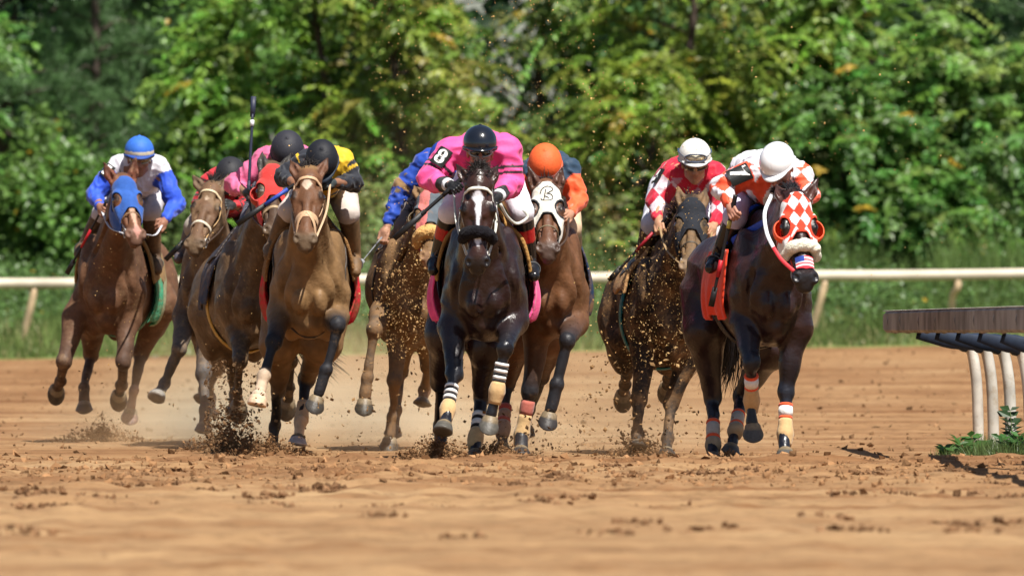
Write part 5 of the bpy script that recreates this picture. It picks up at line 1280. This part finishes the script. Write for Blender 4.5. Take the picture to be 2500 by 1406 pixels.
JOCKEYS = dict(
 H1=dict(seed=31, silk=silk1, hrot=(10, 4, 0), skin=(.30, .15, .09), glove=(.28, .13, .08), pants=(.50, .48, .52), boot=(.07, .045, .03), bootdirty=True, reinc=(.62, .62, .66), sag=.10,
  helmet=dict(col=(.035, .14, .55), bands=[(-.022, .012, (.62, .55, .40))], rim=(.025, .07, .3), sz=.98), goggles=[(0, 0, (.30, .20, .09), (.35, .30, .22))],
  j=dict(head=(340, 388, 0), shL=(285, 410, .15), shR=(388, 412, .15), elL=(232, 474, .1), haL=(245, 506, -.12), elR=(430, 498, .1), haR=(402, 540, -.1), hip=(345, 440, .75), knL=(250, 520, .35), anL=(207, 598, .5), toL=(192, 620, .38), knR=(368, 516, .30), anR=(378, 628, .5), toR=(384, 660, .38)),
  label='person in blue sleeves, white vest and blue helmet, riding the blue-hooded horse'),
 H2=dict(seed=32, silk=silk2, hrot=(45, 0, 0), pants=(.3, .26, .22), boot=(.06, .06, .08), bootdirty=True, helmet=dict(col=(.02, .02, .024)), skin=(.25, .13, .08), glove=(.03, .03, .03),
  j=dict(head=(563, 440, .15), shL=(518, 448, .2), shR=(596, 450, .2), elL=(490, 505, .12), haL=(505, 525, -.1), elR=(612, 508, .1), haR=(570, 502, -.12), hip=(560, 462, .8), knL=(475, 555, .35), anL=(450, 615, .5), toL=(436, 632, .38), knR=(622, 570, .35), anR=(625, 650, .5), toR=(625, 680, .4)),
  label='person in red and black banded sleeves, mostly hidden behind the beaded-browband horse'),
 H3=dict(seed=33, silk=silk3, hrot=(52, 0, 0), pants=(.12, .12, .15), boot=(.07, .08, .11), bootdirty=True, helmet=dict(col=(.025, .025, .033), rim=(.07, .06, .055), sz=1.04), skin=(.28, .15, .09), glove=(.012, .012, .013), gripL=1, grip=dict(L=(.12, -.2, 1)),
  j=dict(head=(702, 378, .0), shL=(648, 392, .12), shR=(748, 392, .2), elL=(572, 452, .12), haL=(600, 470, -.1), elR=(772, 445, .1), haR=(728, 478, -.1), hip=(690, 412, .75), knL=(606, 556, .35), anL=(566, 610, .5), toL=(550, 636, .38), knR=(742, 560, .35), anR=(745, 640, .5), toR=(745, 670, .4)),
  label='person in dusty rose silks and black helmet, holding a whip straight up'),
 H4=dict(seed=34, silk=silk4, hrot=(58, 0, 0), pants=(.55, .47, .42), boot=(.13, .075, .035), bootdirty=True, helmet=dict(col=(.010, .011, .016), rim=(.02, .03, .05)), skin=(.25, .12, .07), gloveR=(.05, .06, .06), glove=(.28, .13, .07), cuff=.7, goggles=[(0, 0, (.12, .18, .25), (.08, .14, .22))], hsz=.95, reinc=(.5, .35, .22), sag=.02,
  j=dict(head=(786, 400, -.1), shL=(744, 402, .1), shR=(836, 396, .1), elL=(692, 430, .12), haL=(716, 446, -.12), elR=(862, 446, .10), haR=(816, 446, -.1), hip=(800, 425, .75), knL=(706, 516, .35), anL=(668, 596, .5), toL=(656, 624, .4), knR=(850, 522, .35), anR=(865, 626, .5), toR=(868, 664, .38)),
  label='person in yellow and black silks with black helmet, head down over the star-faced bay'),
 H5=dict(seed=35, silk=silk5, hrot=(40, 0, 0), pants=(.2, .17, .15), boot=(.16, .10, .055), bootdirty=True, helmet=dict(col=(.012, .05, .3)), reins=False, grip=dict(L=(-.6, -.2, -.75)), cuffr=.014,
  j=dict(head=(1086, 402, .15), shL=(1036, 402, .2), shR=(1130, 402, .2), elL=(980, 462, .2), haL=(944, 556, .1), elR=(1150, 480, .1), haR=(1110, 515, -.1), hip=(1062, 432, .8), knL=(988, 560, .35), anL=(950, 618, .5), toL=(932, 640, .38), knR=(1120, 560, .35), anR=(1120, 650, .5), toR=(1120, 680, .4)),
  label='person in mud-spotted blue silks, one arm stretched down with a whip'),
 H6=dict(seed=36, silk=silk6, hrot=(8, 2, 0), puff=.026, pants=(.80, .79, .86), glove=(.012, .012, .013), bootband=[(.30, .56, (.50, .015, .02))], helmet=dict(col=(.008, .010, .016), gloss=True, sz=1.02), goggles=[(0, 0, (.02, .02, .022), (.35, .35, .36))], reinc=(.6, .6, .55), sag=.05, grip=dict(L=(-.7, -.2, -.7)), skin=(.45, .2, .13), cuffr=.016, cuff=.9,
  j=dict(head=(1172, 371, -.05), shL=(1100, 372, .14), shR=(1240, 366, .14), elL=(1050, 440, .08), haL=(1098, 452, -.17), elR=(1246, 450, .10), haR=(1216, 480, -.15), hip=(1195, 385, .75), knL=(1100, 520, .35), anL=(1068, 628, .5), toL=(1058, 660, .36), knR=(1274, 518, .33), anR=(1293, 640, .5), toR=(1304, 674, .36)),
  label='person in hot pink silks with number 8 armband and glossy black helmet'),
 H7=dict(seed=37, silk=silk7, hrot=(48, 0, 0), pants=(.6, .45, .3), boot=(.10, .08, .05), bootdirty=True, helmet=dict(col=(.80, .12, .03), bands=[(-.02, .004, (.72, .62, .66))], rim=(.75, .10, .03)), reins=True,
  j=dict(head=(1331, 412, .0), shL=(1288, 425, .2), shR=(1388, 420, .2), elL=(1272, 480, .15), haL=(1302, 530, -.1), elR=(1412, 490, .15), haR=(1392, 522, -.1), hip=(1340, 425, .8), knL=(1290, 555, .35), anL=(1285, 650, .5), toL=(1282, 680, .4), knR=(1392, 556, .35), anR=(1406, 655, .5), toR=(1414, 688, .4)),
  label='person in orange and navy silks with an orange helmet, on the white-hooded bay'),
 H8=dict(seed=38, silk=silk8, hrot=(16, 2, 0), pants=(.60, .60, .66), boot=(.025, .022, .02), bootdirty=True, helmet=dict(col=(.70, .68, .62), gloss=False, rim=(.6, .6, .58)), goggles=[(0, 0, (.10, .06, .03), (.03, .025, .02)), (.036, .066, (.48, .42, .28), (.05, .07, .12))], skin=(.42, .22, .13), cuffr=.012, reinc=(.3, .2, .1), grip=dict(L=(-.6, -.3, -.7)),
  j=dict(head=(1696, 400, .0), shL=(1644, 425, .2), shR=(1742, 425, .15), elL=(1604, 490, .15), haL=(1608, 538, .0), elR=(1762, 500, .1), haR=(1742, 552, -.1), hip=(1652, 450, .75), knL=(1592, 548, .35), anL=(1566, 640, .5), toL=(1548, 668, .38), knR=(1735, 570, .35), anR=(1745, 650, .5), toR=(1745, 680, .4)),
  label='person in red and pink diamond silks, goggles pushed up on a white helmet'),
 H9=dict(seed=39, silk=silk9, hrot=(38, -18, -6), puff=.018, pants=(.55, .52, .68), helmet=dict(col=(.82, .82, .84), gloss=True), skin=(.46, .22, .15), reinc=(.5, .5, .55), rein_only='R', cuffr=.008, cuff=.92, grip=dict(L=(-.25, -.3, -.95)),
  j=dict(head=(1902, 412, -.1), shL=(1846, 420, .15), shR=(1952, 432, .12), elL=(1764, 456, .12), haL=(1782, 502, -.02), elR=(1975, 472, .05), haR=(1950, 505, -.15), hip=(1838, 432, .75), knL=(1796, 532, .30), anL=(1752, 632, .42), toL=(1734, 654, .26), knR=(1962, 545, .4), anR=(1970, 640, .55), toR=(1962, 675, .45)),
  label='person in orange and white checked silks with number 7 armband and white helmet'),
)
import os
HS = {}
_only = None
if False: _only = None
for sp in HORSES:
    if _only and sp['key'] not in _only: continue
    H = build_horse(sp); HS[sp['key']] = H
    build_jockey(H, JOCKEYS[sp['key']])
# ------------------------------------------------------------------ numbers, letters, whips
def face_pt(H, x, t, off):
    rr = np.linspace(.16, -.12, 120); X = H.Q(x, t, 0) + rr[:, None] * H.n * H.hs; dd = H.f.at(X, [p for p in H.head if not p['sub']]); return X[np.argmax(dd < off)]
def ink(H, lines, parent, r_=.0035, off=.0135, col=(.01, .01, .012)):
    ps = []
    for ln in lines:
        pp = smoothpath([A(*q) for q in ln], 6 * len(ln)); ps.append(tube(np.array([face_pt(H, a_, b_, off) for a_, b_ in pp]), r_, 6))
    v, f, _ = join(ps); mesh_obj('letter', v, f, M_leather, parent, H.base, np.tile(col, (len(v), 1)))
_k = lambda k: k in HS
if _k('H7'):
    H = HS['H7']
    ink(H, [[(-.006, .075), (-.012, .105), (-.020, .150)],
            [(-.040, .098), (-.030, .072), (0, .055), (.030, .060), (.034, .078), (.010, .098), (.000, .103), (.026, .108), (.036, .128), (.022, .150), (-.005, .158), (-.030, .150), (-.036, .135)],
            [(-.014, .120), (.004, .130), (.012, .140)]], H.hood)
if _k('H9'):
    H = HS['H9']; nx, ny = 22, 14; v, c = [], []
    for j in range(ny):
        for i in range(nx):
            x = -.052 + .104 * i / (nx - 1); t = .395 + .070 * j / (ny - 1) + (.012 * (1 - abs(x) / .05) if j == ny - 1 else 0)
            v.append(face_pt(H, x, t, .008)); st = int(j / (ny - 1) * 6.99) % 2; c.append((.02, .05, .28) if (i < nx * .42 and j < ny * .45) else ((.62, .03, .05) if st == 0 else (.8, .78, .78)))
    f = np.array([(j * nx + i, j * nx + i + 1, (j + 1) * nx + i + 1, (j + 1) * nx + i) for j in range(ny - 1) for i in range(nx - 1)])
    mesh_obj('flag_patch', np.array(v), f, M_cloth, H.root, H.base, c)
    # red reinforced cheek straps
if _k('H6'):
    H = HS['H6']; J = H.J; number_patch(H, '8', J['shL'], J['elL'], .38, .092, .125, (-.15, -1, .35), .108)
    for q in 'LR':
        a_, b_ = J['el' + q], J['ha' + q]; d_ = nrm(b_ - a_); v, f = tube(np.array([b_ - d_ * .035, b_ - d_ * .005]), [.043, .040], 14); mesh_obj('wrist_band', v, f, M_cloth, H.jroot, H.jbase, np.tile((.68, .70, .74), (len(v), 1)))
if _k('H9'):
    H = HS['H9']; J = H.J; number_patch(H, '7', J['shL'], J['elL'], .50, .11, .14, (-.1, -1, .35), .100)
if _k('H1'):
    H = HS['H1']; J = H.J; number_patch(H, '5', J['shL'], J['elL'], .30, .075, .10, (-.5, -1, .1), .094)
if _k('H8'):
    H = HS['H8']; J = H.J; number_patch(H, '4', J['shL'], J['elL'], .35, .08, .11, (-1, -.35, .2), .094)
RED_ = (.45, .01, .02)
def wp(k, q, tip, dt, lbl, **kw):
    if not _k(k): return
    H = HS[k]; h0 = H.J['ha' + q]; h0 = h0 + nrm(h0 - H.J['el' + q]) * .055; whip(lbl, h0, P(tip[0], tip[1], H.s['D'] + dt), **kw)
wp('H6', 'L', (962, 583), -.25, 'thick black whip slanting down from the black glove of the pink rider', r0=.015, r1=.011, flap=.24)
wp('H9', 'L', (1736, 748), .02, 'black whip with a red middle, hanging beside the orange saddle cloth', bands=[(.52, .78, RED_), (.0, .10, (.5, .45, .1))], back=.10)
wp('H8', 'L', (1487, 685), .0, 'whip with a red shaft held low by the rider with raised goggles', bands=[(.0, .45, (.30, .01, .02))], r0=.010)
wp('H3', 'L', (619, 236), -.05, 'long dark whip held straight up against the trees', bands=[(.80, .90, (.7, .72, .75))], col=(.02, .025, .05), flap=.12, back=.05)
wp('H4', 'L', (578, 548), -.2, 'blue-shafted whip crossing in front of the red-hooded horse', bands=[(.0, .55, (.02, .06, .35))], flap=.22, back=.03)
wp('H5', 'L', (876, 648), .0, 'thin pale whip in the outstretched bare hand of the blue rider', col=(.25, .26, .28), r0=.007, r1=.003, flap=.03)
wp('H1', 'L', (163, 668), .1, 'red and black whip hanging at the far left beside the boot', bands=[(.25, .62, RED_)], r0=.009)
wp('H2', 'L', (404, 634), -.05, 'black whip pointing down behind the muzzle of the beaded-browband horse', flap=.16)

# ------------------------------------------------------------------ flying dirt
CH_V = A(1, 0, 0, -1, 0, 0, 0, .8, .1, 0, -.7, .1, .1, .1, .55, 0, 0, -.5).reshape(6, 3); CH_F = np.array([(0, 2, 4), (2, 1, 4), (1, 3, 4), (3, 0, 4), (2, 0, 5), (1, 2, 5), (3, 1, 5), (0, 3, 5)])
M_chip = mat('soil_chip', rough=.95, spec=.1, var=.15)
def chips(name, label, zones, seed):
    rs = np.random.RandomState(seed); Ps, Ss, Cs, St = [], [], [], []
    for (x0, x1, y0, y1, d0, d1, n, s0, s1, col, blob) in zones:
        if blob: px = rs.normal((x0 + x1) / 2, (x1 - x0) / 4, n); py = y1 - np.abs(rs.normal(0, (y1 - y0) / 2, n))
        else: px = rs.uniform(x0, x1, n); py = rs.uniform(y0, y1, n)
        D = rs.uniform(d0, d1, n); p = np.stack([(px - 1250) / F * D, D, np.maximum(CAMH - (py - HOR) / F * D, .012)], 1); Ps.append(p)
        Ss.append(s0 + (s1 - s0) * rs.uniform(0, 1, n) ** 3); Cs.append(np.asarray(col) * rs.uniform(.6, 1.35, (n, 1))); St.append(rs.uniform(1, 2.2, n))
    Ps, Ss, Cs, St = map(np.concatenate, (Ps, Ss, Cs, St)); n = len(Ps)
    d_ = rs.normal(size=(n, 3)); M = frames(d_, rs.normal(size=(n, 3))) * np.stack([Ss * rs.uniform(.5, 1, n), Ss * St * .8, Ss * rs.uniform(.4, .9, n)], 1)[:, None, :]
    v, f = stamp(CH_V, CH_F, M, Ps); c = np.repeat(Cs, 6, 0); tag(mesh_obj(name, v, f, M_chip, col=np.clip(c, 0, 1), smooth=False), label, 'dirt', kind='stuff')
GO = (.50, .31, .12); GD = (.20, .115, .05); DK = (.085, .048, .024)
chips('flying_dirt', 'golden flakes of dirt flying in front of the trees and over the horses', [
 (900, 1480, 0, 480, 73, 77, 1500, .0022, .0085, GO, 0), (860, 1010, 430, 800, 73, 76, 160, .0025, .010, GO, 0), (1180, 1330, 250, 330, 70, 72, 40, .003, .008, GO, 0),
 (1440, 1700, 180, 720, 71, 74, 620, .0025, .0095, GO, 0), (1540, 1720, 300, 720, 72.2, 72.9, 520, .0018, .0062, (.36, .23, .09), 0), (1700, 1800, 330, 500, 70, 73, 60, .003, .008, GO, 0),
 (1750, 2250, 60, 420, 71, 76, 190, .003, .010, GO, 0), (2000, 2480, 300, 700, 71, 76, 60, .003, .010, GO, 0), (1400, 1520, 640, 870, 72, 76, 130, .003, .010, GO, 0),
 (940, 1060, 560, 880, 74.2, 75.2, 950, .002, .009, (.40, .25, .10), 0), (915, 1060, 640, 860, 73.6, 74.6, 420, .004, .016, (.30, .18, .08), 0),
 (1520, 1700, 600, 900, 72.6, 73.3, 1000, .0018, .0075, (.36, .23, .09), 0), (1560, 1700, 780, 900, 72.6, 73.3, 120, .005, .017, (.34, .22, .10), 0),
 (200, 700, 560, 900, 73, 77, 260, .002, .006, GO, 0), (480, 900, 150, 560, 72, 77, 170, .002, .006, GO, 0)], 41)
chips('flying_clods', 'dark clods of soil kicked up between the galloping hooves', [
 (500, 640, 880, 1110, 73, 76, 900, .003, .022, (.12, .07, .035), 0), (840, 1480, 860, 1120, 72, 77, 560, .003, .018, GD, 0), (1400, 1720, 880, 1125, 71, 75, 420, .003, .020, GD, 0),
 (500, 620, 1000, 1120, 74.2, 75.5, 700, .003, .020, (.13, .075, .038), 0), (640, 900, 960, 1100, 71, 76, 130, .003, .018, GD, 0), (1500, 1620, 1040, 1120, 73.2, 74.2, 320, .005, .022, DK, 1),
 (1200, 1420, 1000, 1120, 70, 75, 220, .004, .020, DK, 0), (1690, 2060, 900, 1120, 69.5, 75, 90, .003, .012, GD, 0), (100, 500, 900, 1060, 76, 82, 90, .003, .014, GD, 0)], 42)
# bursts of soil at striking hooves; the leftmost is dark crumbs for a shadow
for i, (px, D, w_, h_, n, lb) in enumerate([(1067, 71.1, .30, .13, 4200, 'dark burst of soil under the lifted left hoof of the centre horse'), (1218, 72.2, .24, .09, 2600, 'low burst of soil right of the striped hind wrap, centre'),
        (655, 74.0, .27, .10, 3200, 'dark heap of soil thrown up by the star-faced bay'), (552, 76.0, .30, .22, 3600, 'tall brown splash of soil beneath the red-hooded horse'),
        (1562, 74.0, .22, .10, 2400, 'burst of soil under the mud-spattered black-hooded horse'), (1782, 69.7, .20, .06, 1800, 'small burst of soil behind the hind hoof, farthest right horse'),
        (250, 81.5, .34, .14, 2600, 'dark soil crumbs standing in for the shadow under the farthest left horse')]):
    rs = np.random.RandomState(60 + i); c0 = P(px, 1100, D); c0[2] = 0; a_ = rs.uniform(0, 2 * np.pi, n); q = np.abs(rs.normal(0, .55, n)); el = rs.uniform(0, 1, n)
    r0_ = q * w_; zz = h_ * np.maximum(0, (1.15 - q)) * el ** .8 * (1 + .5 * np.sin(a_ * 5 + i)); p = np.stack([c0[0] + np.cos(a_) * r0_, c0[1] + np.sin(a_) * r0_ * 1.2, .004 + zz], 1)
    sz = (.0028 + .016 * rs.uniform(0, 1, n) ** 5) * (1 - .35 * zz / h_); M = frames(rs.normal(size=(n, 3)), rs.normal(size=(n, 3))) * np.stack([sz, sz * 1.3, sz * .8], 1)[:, None, :]
    v, f = stamp(CH_V, CH_F, M, p); c = np.repeat(np.asarray(DK) * rs.uniform(1., 3.2, (n, 1)) * (1, .96, .9), 6, 0)
    o = mesh_obj('soil_and_shadow', v, f, M_chip, root=c0, col=np.clip(c, 0, 1), smooth=False); tag(o, lb, 'dirt', 'soil bursts at the striking hooves', 'stuff')

# loose clods lying on the harrowed strip in front
rs = np.random.RandomState(77); n = 7000; y = 58 + 13.5 * rs.uniform(0, 1, n) ** .7; x = rs.uniform(-4.2, 4.2, n); p = np.stack([x, y, np.zeros(n)], 1); p[:, 2] = ztrack(p) + .004
sz = .006 + .030 * rs.uniform(0, 1, n) ** 4; M = frames(rs.normal(size=(n, 3)), rs.normal(size=(n, 3))) * np.stack([sz, sz * 1.4, sz * .9], 1)[:, None, :]
v, f = stamp(CH_V, CH_F, M, p); c = np.repeat(A(.27, .145, .068) * rs.uniform(.5, 1.35, (n, 1)), 6, 0); tag(mesh_obj('loose_clods', v, f, M_chip, col=c, smooth=False), 'crumbly clods scattered over the churned strip of dirt in the foreground', 'dirt', kind='stuff')
n = 2200; y = 73 + 60 * rs.uniform(0, 1, n); x = rs.uniform(-1, 1, n) * (3.6 + (y - 70) * .05); p = np.stack([x, y, bank(x, y) + .004], 1)
sz = .005 + .022 * rs.uniform(0, 1, n) ** 3; M = frames(rs.normal(size=(n, 3)), rs.normal(size=(n, 3))) * np.stack([sz * 1.6, sz * 1.6, sz * .9], 1)[:, None, :]
v, f = stamp(CH_V, CH_F, M, p); c = np.repeat(A(.20, .112, .055) * rs.uniform(.5, 1.5, (n, 1)), 6, 0); tag(mesh_obj('scattered_crumbs', v, f, M_chip, col=c, smooth=False), 'small dark crumbs scattered over the smooth part of the track', 'dirt', kind='stuff')
# clods given a darker colour: a broken row along the furrow and loose clusters
nr = 620; xr_ = rs.uniform(-3.1, .9, nr); gap_ = np.sin(xr_ * 9) + .5 * np.sin(xr_ * 23 + 1) > -.7; xr_ = xr_[gap_]; P1 = np.stack([xr_, 53.6 + rs.normal(size=len(xr_)) * .10, xr_ * 0], 1)
cc_ = np.stack([rs.uniform(-3.4, 3.4, 70), rs.uniform(45, 66.5, 70), np.zeros(70)], 1); P2 = np.repeat(cc_, 22, 0) + rs.normal(size=(70 * 22, 3)) * A(.06, .14, 0)
p = np.concatenate([P1, P2]); p[:, 2] = ztrack(p) + .008; n = len(p); sz = rs.uniform(.008, .028, n); M = frames(rs.normal(size=(n, 3)), rs.normal(size=(n, 3))) * np.stack([sz, sz * 1.4, sz * .9], 1)[:, None, :]
v, f = stamp(CH_V, CH_F, M, p); c = np.repeat(A(.185, .10, .050) * rs.uniform(.6, 1.4, (n, 1)), 6, 0); tag(mesh_obj('dark_clods', v, f, M_chip, col=c, smooth=False), 'dark clods in a broken row and clusters on the foreground dirt', 'dirt', kind='stuff')
# ------------------------------------------------------------------ dust hanging in the air behind and between the horses
def dust(name, label, lo, hi, dens, nscale, col=(.74, .47, .25), top=1.0):
    lo, hi = A(*lo), A(*hi); c = (lo + hi) / 2; v = np.array([[x, y, z] for x in (lo[0], hi[0]) for y in (lo[1], hi[1]) for z in (lo[2], hi[2])])
    f = np.array([(0, 1, 3, 2), (4, 6, 7, 5), (0, 4, 5, 1), (2, 3, 7, 6), (0, 2, 6, 4), (1, 5, 7, 3)])
    m = bpy.data.materials.new(name); m.use_nodes = True; n = m.node_tree; Lk = n.links.new
    for nd in list(n.nodes):
        if nd.type == 'BSDF_PRINCIPLED': n.nodes.remove(nd)
    pv = n.nodes.new('ShaderNodeVolumeScatter'); pv.inputs['Color'].default_value = (*col, 1); pv.inputs['Anisotropy'].default_value = .1
    tc = n.nodes.new('ShaderNodeTexCoord'); nz = n.nodes.new('ShaderNodeTexNoise'); nz.inputs['Scale'].default_value = nscale; nz.inputs['Detail'].default_value = 3; Lk(tc.outputs['Object'], nz.inputs['Vector'])
    # falls off smoothly to nothing at the sides and the top
    mp = n.nodes.new('ShaderNodeMapping'); s_ = 2 / (hi - lo); mp.inputs['Scale'].default_value = tuple(s_); Lk(tc.outputs['Object'], mp.inputs[0])
    sx = n.nodes.new('ShaderNodeSeparateXYZ'); Lk(mp.outputs[0], sx.inputs[0])
    def mth(op, a_, b_=None):
        q = n.nodes.new('ShaderNodeMath'); q.operation = op
        for i, w_ in enumerate((a_, b_)):
            if w_ is None: continue
            if isinstance(w_, (int, float)): q.inputs[i].default_value = w_
            else: Lk(w_, q.inputs[i])
        return q.outputs[0]
    X2 = mth('POWER', mth('ABSOLUTE', sx.outputs[0]), 2.); Y2 = mth('POWER', mth('ABSOLUTE', sx.outputs[1]), 2.)
    Z1 = mth('MULTIPLY', mth('ADD', sx.outputs[2], 1.), .5)
    fall = mth('SUBTRACT', mth('SUBTRACT', 1., X2), mth('ADD', mth('MULTIPLY', Y2, .6), mth('MULTIPLY', mth('POWER', Z1, 1.), 1.)))
    fall = mth('MAXIMUM', fall, 0.); nn = mth('MAXIMUM', mth('MULTIPLY', mth('SUBTRACT', nz.outputs[0], .36), 3.2), 0.)
    Lk(mth('MULTIPLY', mth('MULTIPLY', fall, nn), dens), pv.inputs['Density']); Lk(pv.outputs[0], n.nodes['Material Output'].inputs['Volume'])
    o = mesh_obj(name, v, f, m, root=c, smooth=False); tag(o, label, 'dust', kind='stuff'); return o
dust('dust_cloud', 'pale dust hanging low behind the hooves of the left-hand horses', (-3.9, 75.2, .01), (.6, 94, 1.0), .42, 1.1)
dust('dust_puff', 'faint dust low between the hooves of the middle horses', (-1.4, 71.6, .01), (2.2, 84, .8), .22, 1.6)
dust('dust_veil', 'thin golden dust drifting behind the pack in front of the trees', (-4.2, 86, .05), (2.6, 124, 3.4), .009, .45, (.85, .72, .45))
sc.cycles.volume_step_rate = 3.0
sc.cycles.volume_max_steps = 64
sc.cycles.volume_bounces = 1
